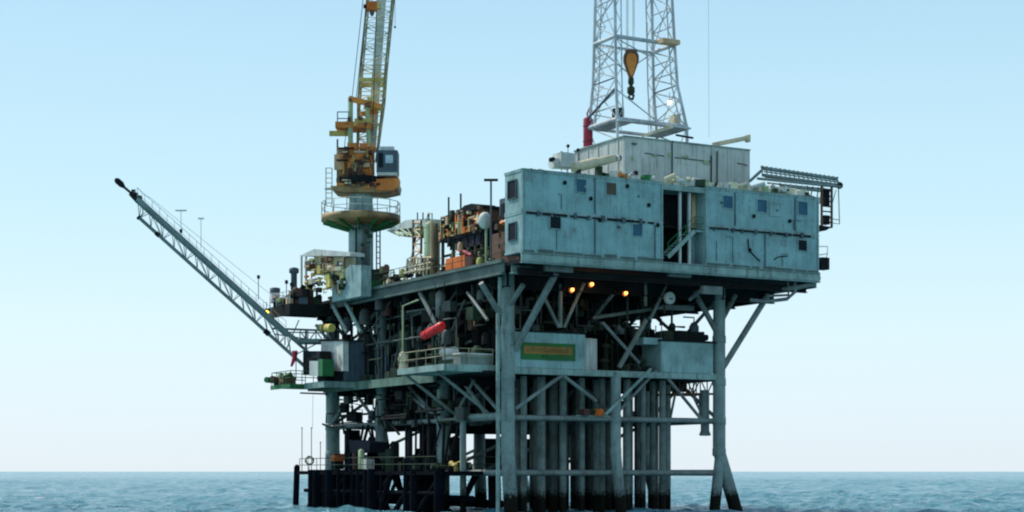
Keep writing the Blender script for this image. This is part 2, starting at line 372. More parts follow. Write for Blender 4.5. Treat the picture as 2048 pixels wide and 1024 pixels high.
# added ribbed dark walls, closing off the sky and standing in for deep shade
def shade_wall(x0, x1, y0, y1, z0, z1, mat='dark_steel'):
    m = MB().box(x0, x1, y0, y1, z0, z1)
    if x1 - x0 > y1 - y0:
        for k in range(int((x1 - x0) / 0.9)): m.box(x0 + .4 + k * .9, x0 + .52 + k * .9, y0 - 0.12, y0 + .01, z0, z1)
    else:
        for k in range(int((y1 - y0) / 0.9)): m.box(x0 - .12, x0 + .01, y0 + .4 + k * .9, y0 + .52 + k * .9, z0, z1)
    return m.build('shade_wall', mat, plat)
shade_wall(4.5, 19.8, 13.0, 13.2, 10.4, 14.6); shade_wall(4.5, 17, 13.3, 13.5, 14.6, 16.4); shade_wall(4.3, 4.5, 13.0, 33, 10.4, 16.4)
shade_wall(3.2, 17.5, 19.0, 19.2, 6.1, 7.4); shade_wall(3.0, 3.2, 19.5, 22, 3.4, 8.8); shade_wall(3.0, 3.2, 22, 30, 6.4, 9.5); shade_wall(13, 19, 30, 30.2, 3.2, 6)
shade_wall(6, 17.6, 15.0, 15.2, 6.8, 10.1); shade_wall(4.6, 19, 27, 27.2, 7.0, 9.8); shade_wall(8, 19, 35, 35.2, 10.4, 16.3)
# conductors: the pipes that run from the well bay into the sea
cm = None; spots = []
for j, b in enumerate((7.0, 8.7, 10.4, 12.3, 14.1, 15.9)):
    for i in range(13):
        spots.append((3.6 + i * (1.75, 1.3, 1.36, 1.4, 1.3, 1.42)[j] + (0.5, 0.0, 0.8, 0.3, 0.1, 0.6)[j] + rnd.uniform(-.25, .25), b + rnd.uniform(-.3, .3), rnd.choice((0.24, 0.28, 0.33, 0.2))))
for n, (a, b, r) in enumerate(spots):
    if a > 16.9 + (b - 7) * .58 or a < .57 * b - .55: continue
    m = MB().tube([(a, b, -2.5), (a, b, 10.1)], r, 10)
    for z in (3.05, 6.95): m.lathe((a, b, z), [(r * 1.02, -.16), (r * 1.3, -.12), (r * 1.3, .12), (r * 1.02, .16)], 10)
    m.build('conductor', 'conductor_paint' if b < 7.6 or rnd.random() < .22 else 'conductor_shaded', plat)  # back rows mostly darker, so the shade between the pipes is in their colour
# right-hand pipes
MB().tube([P(1335, 770, b=9), (P(1335, 770, b=9).x, 9, -1)], 0.27, 10).build('riser', 'leg_paint', plat)
p = P(1410, 780, b=6.5); q = P(1410, 868, b=6.5); MB().tube([p, q], .34, 12).lathe(q, [(.34, .25), (.45, 0), (.45, -.12), (.3, -.14)], 14).build('caisson', 'leg_paint', plat)
m = MB()
p0, p1 = P(1345, 758, b=8), P(1428, 758, b=8); q0, q1 = P(1345, 788, b=8), P(1428, 788, b=8)
m.tube([p0, p1], .1, 6).tube([q0, q1], .1, 6).lace(p0, p1, q0, q1, 6, .06); m.build('lattice_girder', 'rusty', plat)
m = MB(); d = V((0, 2.4, 0)); m.tube([p0 + d, p1 + d], .1, 6).tube([q0 + d, q1 + d], .1, 6).lace(p0 + d, p1 + d, q0 + d, q1 + d, 6, .06)
for k in range(7): m.tube([q0.lerp(q1, k / 6), q0.lerp(q1, k / 6) + d], .06, 5)
m.build('lattice_girder', 'rusty', plat)
brace(P(1350, 790, b=8), P(1340, 840, b=8), .1); brace(P(1385, 790, b=8), P(1408, 838, b=8), .1); brace(P(1400, 790, b=9), P(1400, 838, b=9), .1)
# lower service deck on the boat side
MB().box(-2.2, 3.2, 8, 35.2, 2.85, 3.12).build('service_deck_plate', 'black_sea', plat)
rail([(-2.0, 35, 3.1), (-2.0, 9, 3.1)], 1.1, 1.9, .03).build('railing', 'dark_green', plat)
rail([(3.0, 35, 3.1), (3.0, 9, 3.1)], 1.1, 1.9, .03).build('railing', 'dark_green', plat)
# boat landing fenders
y = 8.6; k = 0
while y < 33.2:
    if 9.4 < y < 13.8 and k % 3: y += rnd.uniform(1.0, 1.5); k += 1; continue
    w = rnd.choice((.22, .3, .42, .55))
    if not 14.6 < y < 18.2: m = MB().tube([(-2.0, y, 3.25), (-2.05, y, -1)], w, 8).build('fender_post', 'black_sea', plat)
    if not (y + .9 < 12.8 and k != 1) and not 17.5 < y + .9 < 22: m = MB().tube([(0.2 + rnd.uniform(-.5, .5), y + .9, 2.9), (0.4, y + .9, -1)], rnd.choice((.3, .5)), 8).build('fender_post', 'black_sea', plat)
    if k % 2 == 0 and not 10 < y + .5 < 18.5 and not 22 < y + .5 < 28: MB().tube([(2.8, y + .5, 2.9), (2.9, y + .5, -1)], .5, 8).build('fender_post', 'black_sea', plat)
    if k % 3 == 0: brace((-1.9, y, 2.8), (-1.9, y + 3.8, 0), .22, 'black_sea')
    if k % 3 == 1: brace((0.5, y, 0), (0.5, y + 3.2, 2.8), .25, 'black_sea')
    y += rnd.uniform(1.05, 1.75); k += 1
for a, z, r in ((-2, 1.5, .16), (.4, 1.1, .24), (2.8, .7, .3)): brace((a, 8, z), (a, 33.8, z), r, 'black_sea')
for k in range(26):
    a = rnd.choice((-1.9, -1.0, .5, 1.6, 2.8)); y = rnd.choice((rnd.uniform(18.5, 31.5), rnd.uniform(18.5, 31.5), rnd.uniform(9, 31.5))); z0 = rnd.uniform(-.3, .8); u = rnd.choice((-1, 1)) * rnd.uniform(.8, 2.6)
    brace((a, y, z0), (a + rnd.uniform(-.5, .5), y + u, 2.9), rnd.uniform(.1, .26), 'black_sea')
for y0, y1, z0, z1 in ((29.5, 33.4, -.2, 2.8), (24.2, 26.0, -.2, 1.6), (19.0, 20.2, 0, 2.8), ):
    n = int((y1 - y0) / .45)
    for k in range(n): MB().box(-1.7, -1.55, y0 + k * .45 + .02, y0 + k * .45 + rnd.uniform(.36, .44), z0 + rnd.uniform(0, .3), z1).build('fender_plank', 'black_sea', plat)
for k in range(20):
    y = rnd.choice((rnd.uniform(20, 23), rnd.uniform(26, 33), rnd.uniform(15, 17))); h = rnd.uniform(1.2, 3.9); w = rnd.uniform(.4, 1.1); a = rnd.uniform(.6, 2.6)
    if rnd.random() < .5: MB().box(a, a + w, y, y + w, 3.12, 3.12 + h).build('equipment_cabinet', rnd.choice(('dark_steel', 'navy', 'black_sea')), plat)
    else: MB().lathe((a, y, 3.12), [(w * .4, 0), (w * .4, h), (w * .25, h + .2)], 10).build('vertical_pump', rnd.choice(('dark_steel', 'navy', 'dark_green')), plat)
for k in range(16):
    y = rnd.uniform(11, 33); a = rnd.uniform(.2, 2.8); brace((a, y, 3.1), (a + rnd.uniform(-.4, .4), y + rnd.uniform(-2.5, 2.5), 6.9), rnd.uniform(.07, .14), 'dark_steel')
p = P(594, 936, b=35.4); MB().tube([(p.x, 35.4, 3.5), (p.x - .12, 35.4, 0), (p.x - .15, 35.4, -1)], .26, 10).lathe((p.x, 35.4, 3.5), [(.26, 0), (.12, .2)], 10).build('mooring_pile', 'black_sea', plat)
brace((p.x, 35.3, 3.0), (0, 35.1, 3.0), .15, 'black_sea')
# upper left deck bracket and cellar left bracket
def bracket(x0, x1, yb0, yb1, z, name, mat, depth=.5):
    m = MB().box(x0, x1, yb0, yb1, z - .12, z)
    m.box(x0, x0 + .12, yb0, yb1, z - depth, z - .12)
    m.box(x0 + .12, x1, yb0, yb0 + .12, z - depth, z - .12)
    n = 5
    for k in range(1, n): m.box(x0 + .12, x1, yb0 + (yb1 - yb0) * k / n - .08, yb0 + (yb1 - yb0) * k / n + .08, z - depth * .8, z - .12)
    return m.build(name, mat, plat)
bracket(-3.9, 0.2, 32.6, 37.5, 17.25, 'machinery_balcony', 'dark_steel', 0.95)
bracket(-4.2, -0.26, 31.8, 36.2, 10.45, 'crew_balcony', 'green_paint', .35)
bracket(-3.0, 0.0, 27.4, 31.6, 10.5, 'crew_balcony', 'deck_white', .5)
rail([(-1, 31.9, 10.45), (-4.1, 31.9, 10.45), (-4.1, 36.1, 10.45), (-1, 36.1, 10.45)], 1.1, 1.1).build('railing', 'green_paint', plat)
rail([(-3.8, 32.8, 17.25), (-3.8, 37.3, 17.25), (-1, 37.3, 17.25)], 1.1, 1.3).build('railing', 'mast_white', plat)
brace((-3.6, 37, 16.0), (-0.1, 37, 13.3), .14); brace((-2.2, 31, 15.4), (0.5, 31, 12.4), .14)
# upright railings along the main deck side
rail([(0.0, 27, 18), (0.0, 2.9, 18)], 1.1, 1.5, .025).build('railing', 'dark_green', plat)
# service pipes running along the side and under the deck (one tangle)
m = MB()
for k in range(46):
    b = rnd.uniform(7, 34); a = rnd.uniform(0.2, 4.1); z = rnd.uniform(10.5, 12.5); h = rnd.uniform(.6, 4.5); r = rnd.uniform(.04, .14)
    pts = [(a, b, z), (a, b, z + h)]
    if rnd.random() < .6: pts.append((a, b + rnd.uniform(-2.5, 2.5), z + h))
    m.tube(pts, r, 6)
for k in range(12):
    z = rnd.uniform(11, 16.2); b = rnd.uniform(6, 20); m.tube([(rnd.uniform(.1, 3), b, z), (rnd.uniform(.1, 3), b + rnd.uniform(4, 13), z)], rnd.uniform(.05, .13), 6)
m.build('process_piping', 'pipe_dark', plat, kind='stuff')
m = MB()
for k in range(60):
    b = rnd.uniform(7, 32); a = rnd.uniform(0.4, 4.0); s = rnd.uniform(.25, .9)
    if k % 2: m.lathe((a, b, 10.35), [(s * .5, 0), (s * .5, s * 1.4), (s * .3, s * 1.6)], 9)
    else: m.obox((a, b, 10.35 + s * .6), s, s * 1.3, s * 1.2)
m.build('process_equipment', 'dark_green', plat, kind='stuff')
m = MB()
for k in range(30):
    a = rnd.uniform(3, 20); b = rnd.uniform(6.2, 12); h = rnd.uniform(.8, 3.2); r = rnd.uniform(.06, .3)
    m.lathe((a, b, 10.35), [(r, 0), (r, h), (r * 1.6, h + .05), (r * 1.6, h + .2), (r * .5, h + .35)], 8)
m.build('wellhead_valves', 'dark_green', plat, kind='stuff')
m = MB()
for k in range(26):
    a = rnd.uniform(2, 18); b = rnd.uniform(6.5, 12.6); r = rnd.uniform(.04, .1); z = rnd.uniform(14, 16); m.tube([(a, b, 16.5), (a, b, z), (a + rnd.uniform(-2, 2), b, z)], r, 6)
m.build('hanging_piping', 'pipe_dark', plat, kind='stuff')
m = MB()
for k in range(22):
    b = rnd.uniform(12, 33); a = rnd.uniform(.2, 3); z = rnd.uniform(6.8, 9.4); m.tube([(a, b, z), (a, b + rnd.uniform(1, 6), z), (a, b + rnd.uniform(1, 6), z + rnd.uniform(-2, .5))], rnd.uniform(.05, .12), 6)
for k in range(24):
    b = rnd.uniform(12, 34); a = rnd.uniform(.4, 3); s = rnd.uniform(.3, .9); m.obox((a, b, 3.12 + s * .7), s, s, s * 1.4)
m.build('lower_deck_machinery', 'dark_steel', plat, kind='stuff')
def tangle(name, mt, n, a0, a1, b0, b1, z0, z1, seed, parent, big=.5):
    r = random.Random(seed); m = MB()
    for k in range(n):
        a, b, z = r.uniform(a0, a1), r.uniform(b0, b1), z0 + (z1 - z0) * r.random() ** 1.4; q = r.random()
        if q < .45:
            h = r.uniform(.3, 1.0) * (z1 - z0) * .5; pts = [(a, b, z), (a, b, z + h)]
            if r.random() < .6: pts.append((a + r.uniform(-.3, .3), b + r.uniform(-1.2, 1.2), z + h))
            m.tube(pts, r.uniform(.03, .08), 5)
        elif q < .6: m.tube([(a, b, z), (a, b + r.uniform(.6, 3), z)], r.uniform(.04, .12), 6)
        elif q < .8: w = r.uniform(.12, big); m.obox((a, b, z), w, w * r.uniform(.6, 1.5), w * r.uniform(.6, 1.6), r.uniform(0, .4))
        else: w = r.uniform(.1, big * .6); m.lathe((a, b, z), [(w, 0), (w, w * 2), (w * .5, w * 2.6)], 8)
    m.build(name, mt, parent, kind='stuff')
for k, (mt, n) in enumerate((('lime_paint', 34), ('dark_green', 60), ('rusty', 50), ('cream', 22), ('orange_paint', 10), ('dark_steel', 50), ('tan', 20))):
    tangle('deck_fittings', mt, n, 1.2, 3.6, 4, 30, 18.05, 19.4, 70 + k, plat, .5)
for k, (mt, n) in enumerate((('dark_green', 40), ('rusty', 26), ('tan', 14), ('dark_steel', 40), ('orange_paint', 7))):
    tangle('deck_fittings', mt, n, 1.4, 3.6, 4, 16, 18.1, 21.4, 90 + k, plat, .55)
for k, (mt, n) in enumerate((('dark_steel', 110), ('pipe_dark', 60), ('dark_green', 70), ('brown_red', 16), ('lime_paint', 8), ('blue_grey', 16))):
    tangle('cellar_fittings', mt, n, .2, 4.2, 6.5, 34, 10.4, 16.6, 110 + k, plat, .9)
for k, (mt, n) in enumerate((('dark_steel', 60), ('pipe_dark', 40), ('dark_green', 50), ('rusty', 12))):
    tangle('underdeck_fittings', mt, n, 2, 19, 5.6, 12.8, 13.4, 16.8, 130 + k, plat, .7)
for k, (mt, n) in enumerate((('dark_steel', 60), ('pipe_dark', 40), ('dark_green', 24))):
    tangle('lower_fittings', mt, n, .2, 4, 10, 35, 6.6, 10.1, 140 + k, plat, .8)
for k in range(30):
    b = rnd.uniform(6.5, 35); a = rnd.uniform(.2, 3.8); h = rnd.uniform(1.2, 4.5); w = rnd.uniform(.5, 1.6)
    MB().box(a, a + w, b, b + w * 1.3, 10.35, 10.35 + h).build('equipment_cabinet', rnd.choice(('dark_steel', 'dark_green', 'dark_steel', 'navy', 'pipe_dark')), plat)
for k in range(22):
    b = rnd.uniform(8, 34); z = rnd.uniform(11, 16); brace((.6, b, z), (.8, b + rnd.uniform(-4, 4), min(16.8, z + rnd.uniform(1, 5))), rnd.uniform(.06, .11), rnd.choice(('pipe_dark', 'dark_steel')))
# overboard drain pipes at the far right corner
MB().tube([P(1634, 545, b=.3), P(1637, 556, b=.3), P(1625, 568, b=.4), P(1592, 575, b=.8), P(1560, 580, b=1.4)], .2, 10).build('drain_pipe', 'brace_paint', plat)
MB().tube([P(1590, 560, b=.8), P(1590, 584, b=.8), P(1574, 598, b=.9), P(1532, 603, b=1.2), P(1500, 600, b=1.6)], .14, 8).build('drain_pipe', 'brace_paint', plat)
MB().tube([P(1575, 562, b=1), P(1577, 590, b=1), P(1535, 592, b=1.4)], .1, 8).build('drain_pipe', 'brace_paint', plat)
# cross-walk below the deck on the right
m = MB(); p, q = P(1205, 655, b=7.2), P(1395, 612, b=7.2); m.bar(P(1185, 636, b=8), P(1320, 616, b=8), .25, .25); m.bar(P(1310, 614, b=6.5), P(1385, 617, b=6.5), .5, .35)
m.build('pipe_support', 'brace_paint', plat)

# ------------------------------------------------------------------ accommodation modules
def module(a0, a1, z0, z1, label, wins, b1=2.44, endwins=(), mat='teal_paint'):
    t = thing('accommodation_module', label, 'cabin module', ((a0 + a1) / 2, b1 / 2, z0), 'cabin modules stacked along the front edge')
    MB().box(a0 + .04, a1 - .04, .04, b1, z0, z1 - .05).build('body', mat, t)
    n = round((a1 - a0) / 2.0); w = (a1 - a0 - .3) / n
    for k in range(n):
        x = a0 + .15 + k * w; pr = rnd.uniform(0, .014)
        MB().box(x + .006, x + w - .006, -.005 - pr, .05, z0 + .16, z1 - .2).build('panel', mat, t)
    for k in range(2):
        y = .12 + k * 1.16; MB().box(a0 - .005 - rnd.uniform(0, .012), a0 + .05, y + .012, y + 1.13, z0 + .16, z1 - .2).build('panel', 'teal_pale', t)
    m = MB().box(a0, a1, -.05, .05, z0, z0 + .15).box(a0, a1, -.05, .05, z1 - .19, z1 - .05)
    m.box(a0 - .02, a0 + .1, -.06, .1, z0 + .15, z1 - .19).box(a1 - .1, a1 + .02, -.06, .1, z0 + .15, z1 - .19)
    m.box(a0 - .05, a0 + .05, .05, b1, z0, z0 + .15).box(a0 - .05, a0 + .05, .05, b1, z1 - .19, z1 - .05)
    m.build('frame', 'teal_pale', t)
    MB().box(a0 - .06, a1 + .06, -.1, b1 + .05, z1 - .05, z1).build('roof', 'deck_white', t)
    for x0, y0, x1, y1, mt in wins:
        p, q = P(x0, y0, b=-.03), P(x1, y1, b=-.03)
        f = MB(); 
        for (u0, u1, w0, w1) in ((p.x - .06, q.x + .06, p.z, p.z + .06), (p.x - .06, q.x + .06, q.z - .06, q.z), (p.x - .06, p.x, q.z, p.z), (q.x, q.x + .06, q.z, p.z)): f.box(u0, u1, -.09, -.01, w0, w1)
        w_ = f.build('window', 'teal_pale', t)
        MB().box(p.x, q.x, -.045, -.025, q.z, p.z).build('pane', mt, w_)
    for y0, y1, zz0, zz1, mt in endwins:
        f = MB()
        for (u0, u1, w0, w1) in ((y0 - .07, y1 + .07, zz1, zz1 + .07), (y0 - .07, y1 + .07, zz0 - .07, zz0), (y0 - .07, y0, zz0, zz1), (y1, y1 + .07, zz0, zz1)): f.box(a0 - .12, a0 - .01, u0, u1, w0, w1)
        w_ = f.build('air_conditioner', 'blue_grey', t)
        MB().box(a0 - .07, a0 - .04, y0, y1, zz0, zz1).build('grille', mt, w_)
    return t
G1, G2 = 11.65, 15.5
zs, zm, zt = 18.24, 21.08, 24.0
c1 = module(0, G1, zs, zm, 'lower blue cabin module left of the stair gap, dark window near left end', [(1100, 432, 1121, 458, 'window_dark'), (1265, 448, 1284, 473, 'window_blue')], endwins=[(.75, 1.75, 19.2, 20.35, 'window_dark')])
c2 = module(0, G1, zm, zt, 'upper pale blue cabin module left of the stair gap, brown boarded window', [(1152, 358, 1172, 385, 'window_blue'), (1212, 365, 1232, 391, 'board_brown')], endwins=[(.75, 1.85, 22.1, 23.3, 'window_dark')])
c3 = module(G2, 26, zs, zm, 'lower blue cabin module right of the stair gap, one small dark window', [(1596, 480, 1613, 502, 'window_dark')])
c4 = module(G2, 26, zm, zt, 'upper pale blue cabin module right of the stair gap, row of blue shuttered windows', [(1446, 391, 1465, 417, 'window_blue'), (1514, 399, 1533, 425, 'window_blue'), (1540, 406, 1560, 432, 'teal_pale'), (1596, 403, 1614, 431, 'window_blue')])
# seam clutter: conduit and small brackets along the joint of the two levels
for t_, a0, a1 in ((c2, 0.3, G1 - .8), (c4, G2 + .3, 25.2)):
    x = a0
    while x < a1:
        w = min(rnd.uniform(.8, 2.6), a1 - x); MB().bar((x, -.1, zm - .12), (x + w, -.1, zm - .12 + rnd.uniform(-.03, .03)), .07, rnd.uniform(.09, .17)).build('conduit', 'dark_steel', t_); x += w + rnd.uniform(.05, .4)
    for k in range(7):
        x = a0 + (a1 - a0) * (k + rnd.random() * .6) / 7; MB().box(x, x + rnd.uniform(.12, .3), -.16, -.05, zm - .3, zm + rnd.uniform(-.02, .12)).build('junction_box', 'blue_grey', t_)
for t_, x, y in ((c2, 1182, 397), (c2, 1298, 410), (c1, 1316, 450), (c4, 1508, 432), (c4, 1580, 442), (c2, 1255, 372), (c2, 1130, 365), (c3, 1500, 500), (c1, 1200, 440)):
    p = P(x, y, b=-.1); MB().lathe(p, [(.03, -.16), (.12, -.1), (.14, .05), (.05, .14)], 8).build('wall_lamp', 'dark_steel', t_)
for t_, x in ((c1, 1190), (c2, 1190), (c3, 1530), (c4, 1470), (c1, 1310), (c4, 1590)):
    p = P(x, 400, b=-.06).x; z0, z1 = (zs, zm) if t_ in (c1, c3) else (zm, zt); MB().tube([(p, -.08, z0 + .2), (p, -.08, z1 - .25)], .04, 6).build('downpipe', 'blue_grey', t_)
p = P(1500, 490, b=-.1); MB().tube([P(1496, 478, b=-.08), P(1498, 500, b=-.08), P(1512, 515, b=-.08), P(1520, 522, b=-.08)], .045, 6).build('hose', 'dark_steel', c3)
MB().tube([P(1548, 520, b=-.08), P(1556, 514, b=-.08), P(1575, 512, b=-.08)], .04, 6).build('hose', 'dark_steel', c3)
for t_, a0, a1 in ((c1, 0, G1), (c3, G2, 26)):
    x = a0 + .1
    while x < a1 - .5:
        w = min(rnd.uniform(.5, 2.4), a1 - x); MB().box(x, x + w, -.09, -.05, zs + .02, zs + rnd.uniform(.1, .26)).build('bottom_strip', 'edge_dark', t_); x += w + rnd.uniform(0, .5)  # broken dark strips along the bottom edge of the lower modules
for t_, a0, a1, z0, z1 in ((c1, 0, G1, zs, zm), (c2, 0, G1, zm, zt), (c3, G2, 26, zs, zm), (c4, G2, 26, zm, zt)):
    for k in range(5):
        x = rnd.uniform(a0 + .4, a1 - .6); z = rnd.uniform(z0 + .5, z1 - .5); q = rnd.random()
        if q < .4: MB().box(x, x + rnd.uniform(.1, .3), -.1, -.03, z, z + rnd.uniform(.1, .25)).build('junction_box', rnd.choice(('teal_pale', 'blue_grey', 'deck_white')), t_)
        elif q < .75: MB().tube([(x, -.06, z0 + .3), (x, -.06, z), (x + rnd.uniform(-.8, .8), -.06, z)], .02, 5).build('cable', 'dark_steel', t_)
        else: MB().box(x, x + rnd.uniform(.3, .7), -.05, -.03, z, z + rnd.uniform(.3, .5)).build('patch_plate', 'teal_pale', t_)
    for k in range(int((a1 - a0) / .8)):
        x = a0 + .4 + k * .8; MB().box(x, x + .05, -.08, -.03, z1 - .26, z1 - .12).build('roof_clip', 'deck_white', t_)
# the gap between the modules: dark wall, posts, stair
gap = thing('stair_tower', 'dark open stair bay with pale sloping stair between the two stacks of cabins', 'stair bay', (13.5, 2, 18.2))
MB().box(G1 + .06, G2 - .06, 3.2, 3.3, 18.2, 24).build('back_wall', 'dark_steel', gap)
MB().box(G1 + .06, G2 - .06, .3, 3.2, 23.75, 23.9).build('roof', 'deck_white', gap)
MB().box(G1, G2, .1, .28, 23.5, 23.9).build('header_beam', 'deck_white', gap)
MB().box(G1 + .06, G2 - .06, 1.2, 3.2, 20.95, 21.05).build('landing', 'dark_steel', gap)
for x in (1360, 1379): MB().box(P(x - 2, 400, b=.5).x, P(x + 2, 400, b=.5).x, .45, .6, 18.2, 23.5).build('post', 'wall_grey', gap)
MB().box(P(1384, 400, b=1.2).x, G2 - .1, 1.15, 1.3, 21.05, 23.6).build('panel', 'tan', gap, label='faded pinkish upper panel')
MB().box(P(1402, 400, b=.6).x, G2 + .02, .5, 1.2, 18.2, 23.4).build('panel', 'teal_paint', gap)
MB().box(P(1378, 400, b=1.4).x, G2 + .02, 1.35, 1.5, 18.2, 20.9).build('panel', 'teal_paint', gap)
s0, s1 = P(1336, 514, b=.3), P(1389, 462, b=.3)
MB().bar(s0, s1, .08, .3).build('stringer', 'deck_white', gap); MB().bar(s0 + V((0, 1, 0)), s1 + V((0, 1, 0)), .08, .3).build('stringer', 'deck_white', gap)
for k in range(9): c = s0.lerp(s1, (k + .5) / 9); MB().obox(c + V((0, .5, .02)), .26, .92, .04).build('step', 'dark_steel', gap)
MB().box(s1.x - .1, s1.x + .9, .25, 1.15, s1.z - .04, s1.z + .06).build('landing', 'deck_white', gap)
rail([s0 + V((0, -.02, .1)), s1 + V((0, -.02, .1)), s1 + V((.8, -.02, .1))], .95, .9, .025).build('railing', 'green_paint', gap)

# ------------------------------------------------------------------ drill floor and windwall
ww = thing('windwall', 'grey green steel windwall around the drill floor below the mast', 'windwall', (18, 9, 25.2))
A0, A1, B0, B1, Z0, Z1 = 12.3, 24.05, 6.0, 13.2, 25.0, 28.35
n = 8
for k in range(n):
    x = A0 + (A1 - A0) * k / n; w = (A1 - A0) / n
    MB().box(x + .006, x + w - .006, B0 - rnd.uniform(0, .02), B0 + .08, Z0, Z1).build('panel', 'wall_grey', ww)
n = 5
for k in range(n):
    y = B0 + .1 + (B1 - B0 - .1) * k / n; w = (B1 - B0 - .1) / n
    MB().box(A0 - rnd.uniform(0, .02), A0 + .08, y + .015, y + w - .015, Z0, Z1).build('panel', 'wall_grey', ww)
MB().box(A1 - .08, A1, B0 + .1, B1, Z0, Z1).build('panel', 'wall_grey', ww)
MB().box(A0 + .1, A1 - .1, B0 + .1, B1, 24.95, 25.4).build('drill_floor', 'dark_steel', ww)
MB().bar((A0 - .03, B0 - .05, Z1 + .03), (A1, B0 - .05, Z1 + .03), .14, .1).bar((A0 - .03, B0 - .05, Z1 + .03), (A0 - .03, B1, Z1 + .03), .14, .1).build('top_rail', 'deck_white', ww)
for x0, y0, x1, y1 in ((1290, 306, 1328, 312), (1350, 315, 1420, 323), (1475, 326, 1495, 331)):
    MB().bar(P(x0, y0, b=B0 - .06), P(x1, y1, b=B0 - .06), .05, .05).build('stiffener', 'dark_steel', ww)
for x, z0_, z1_ in ((1344, 25, 28.4), (1434, 25, 28.0), (1422, 25, 27.6)):
    p = P(x, 320, b=B0 - .08).x; MB().tube([(p, B0 - .1, z0_), (p, B0 - .1, z1_)], .05, 6).build('downpipe', 'dark_green', ww)
for k in range(8):
    x = A0 + .75 + k * 1.468; MB().box(x, x + .05, B0 - .07, B0 - .02, Z0, Z1 - .02).build('rib', 'wall_grey', ww)
for k in range(5):
    y = B0 + .8 + k * 1.42; MB().box(A0 - .07, A0 - .02, y, y + .05, Z0, Z1 - .02).build('rib', 'wall_grey', ww)
for k in range(9):
    x = rnd.uniform(A0 + .5, A1 - .8); z = rnd.uniform(25.4, 27.8); MB().box(x, x + rnd.uniform(.15, .5), B0 - .12, B0 - .07, z, z + rnd.uniform(.12, .4)).build('fitting_box', rnd.choice(('wall_grey', 'green_tank', 'blue_grey')), ww)
MB().box(A0 + .4, A1 - .4, 6.4, 13, 18, 24.9).build('substructure', 'dark_steel', ww)
p = P(1390, 350, b=5.6); MB().prism([(p.x - .9, 5.4, 24.6), (p.x + .9, 5.4, 24.6), (p.x + .3, 5.4, 25.1), (p.x - .2, 5.4, 25.15)], (0, .5, 0)).build('door_hood', 'dark_steel', ww)
# lit pipe ramp / beam poking out behind the windwall
o = MB().bar(P(1425, 290, b=9), P(1494, 276, b=7), .28, .3).box(P(1494, 276, b=7).x - .05, P(1494, 276, b=7).x + .2, 6.8, 7.2, P(1494, 284, b=7).z, P(1494, 270, b=7).z).build('derrick_beam', 'cream')
o['label'] = 'yellowish beam jutting up above the right end of the windwall'; o['category'] = 'beam'
for x, y in ((1462, 276), (1472, 272), (1480, 270)):
    pass

# ------------------------------------------------------------------ mast
da0, da1, db0, db1 = 13.0, 19.6, 8.0, 12.3
dk = thing('drilling_mast', 'tall white lattice drilling mast rising out of the frame above the windwall', 'drilling mast', (16.3, 10.1, 25.4))
levels = [(25.4, 0), (30.1, .12), (33.4, .72), (36.6, .9), (41, 1.1), (46, 1.3)]
def corner(ix, iy, lv):
    z, s = levels[lv]; return V((da0 + s * .2 if ix == 0 else da1 - s, db0 + s * .7 if iy == 0 else db1 - s * .7, z))
for ix in (0, 1):
    for iy in (0, 1):
        MB().tube([corner(ix, iy, k) for k in range(6)], .125, 8).build('leg', 'mast_white', dk)
        o2 = V((.55 if ix == 0 else -.55, 0, 0)); MB().tube([corner(ix, iy, k) + o2 * (1 if k else .4) for k in range(1, 6)], .055, 6).build('inner_chord', 'mast_white', dk)
for ix in (0, 1):
    for k in range(5):
        a, b, c, d = corner(ix, 0, k), corner(ix, 0, k + 1), corner(ix, 1, k), corner(ix, 1, k + 1)
        MB().lace(a, b, c, d, 3, .055, rung=True, sides=5).build('side_lattice', 'mast_white', dk)
        e = V((.55 if ix == 0 else -.55, 0, 0)); MB().lace(a, b, a + e, b + e, 4, .035, rung=False).build('chord_lattice', 'mast_white', dk)
        MB().lace(c, d, c + e, d + e, 4, .035, rung=False).build('chord_lattice', 'mast_white', dk)
for lv, r in ((1, .2), (3, .16), (5, .2)):
    for iy in (0, 1): MB().tube([corner(0, iy, lv), corner(1, iy, lv)], r if iy == 0 else r * .7, 8).build('cross_beam', 'mast_white', dk)
    for ix in (0, 1): MB().tube([corner(ix, 0, lv), corner(ix, 1, lv)], r, 8).build('cross_beam', 'mast_white', dk)
MB().tube([corner(0, 0, 3) + V((.2, 0, -.2)), (16.3, db0 + .8, corner(0, 0, 3).z - 1.1), corner(1, 0, 3) + V((-.2, 0, -.2))], .05, 6).build('sway_brace', 'mast_white', dk)
MB().tube([corner(0, 1, 3), (16.3, db1 - .4, 34.9), corner(1, 1, 3)], .06, 6).build('sway_brace', 'mast_white', dk)
MB().tube([corner(0, 0, 2) + V((0, 0, -.9)), corner(0, 0, 1).lerp(corner(1, 0, 1), .62)], .05, 6).build('brace', 'mast_white', dk)
MB().tube([corner(0, 0, 2) + V((-.1, 0, -.9)), P(1177, 236, b=12.0)], .09, 6).build('brace', 'blue_grey', dk)
MB().tube([corner(1, 0, 1) + V((-1.0, 0, 1.2)), corner(0, 0, 1).lerp(corner(1, 0, 1), .7)], .05, 6).build('brace', 'mast_white', dk)
for k in (1, 2, 3, 4):
    for ix in (0, 1):
        a, b, c, d = corner(ix, 0, k), corner(ix, 0, k + 1), corner(ix, 1, k), corner(ix, 1, k + 1)
        MB().tube([a, d], .04, 5).build('wind_brace', 'mast_white', dk); MB().tube([c, b], .04, 5).build('wind_brace', 'mast_white', dk)
for k in (1, 2, 3, 4): MB().lace(corner(0, 1, k), corner(0, 1, k + 1), corner(0, 1, k) + V((1.0, 0, 0)), corner(0, 1, k + 1) + V((1.0, 0, 0)), 3, .03).build('chord_lattice', 'mast_white', dk)
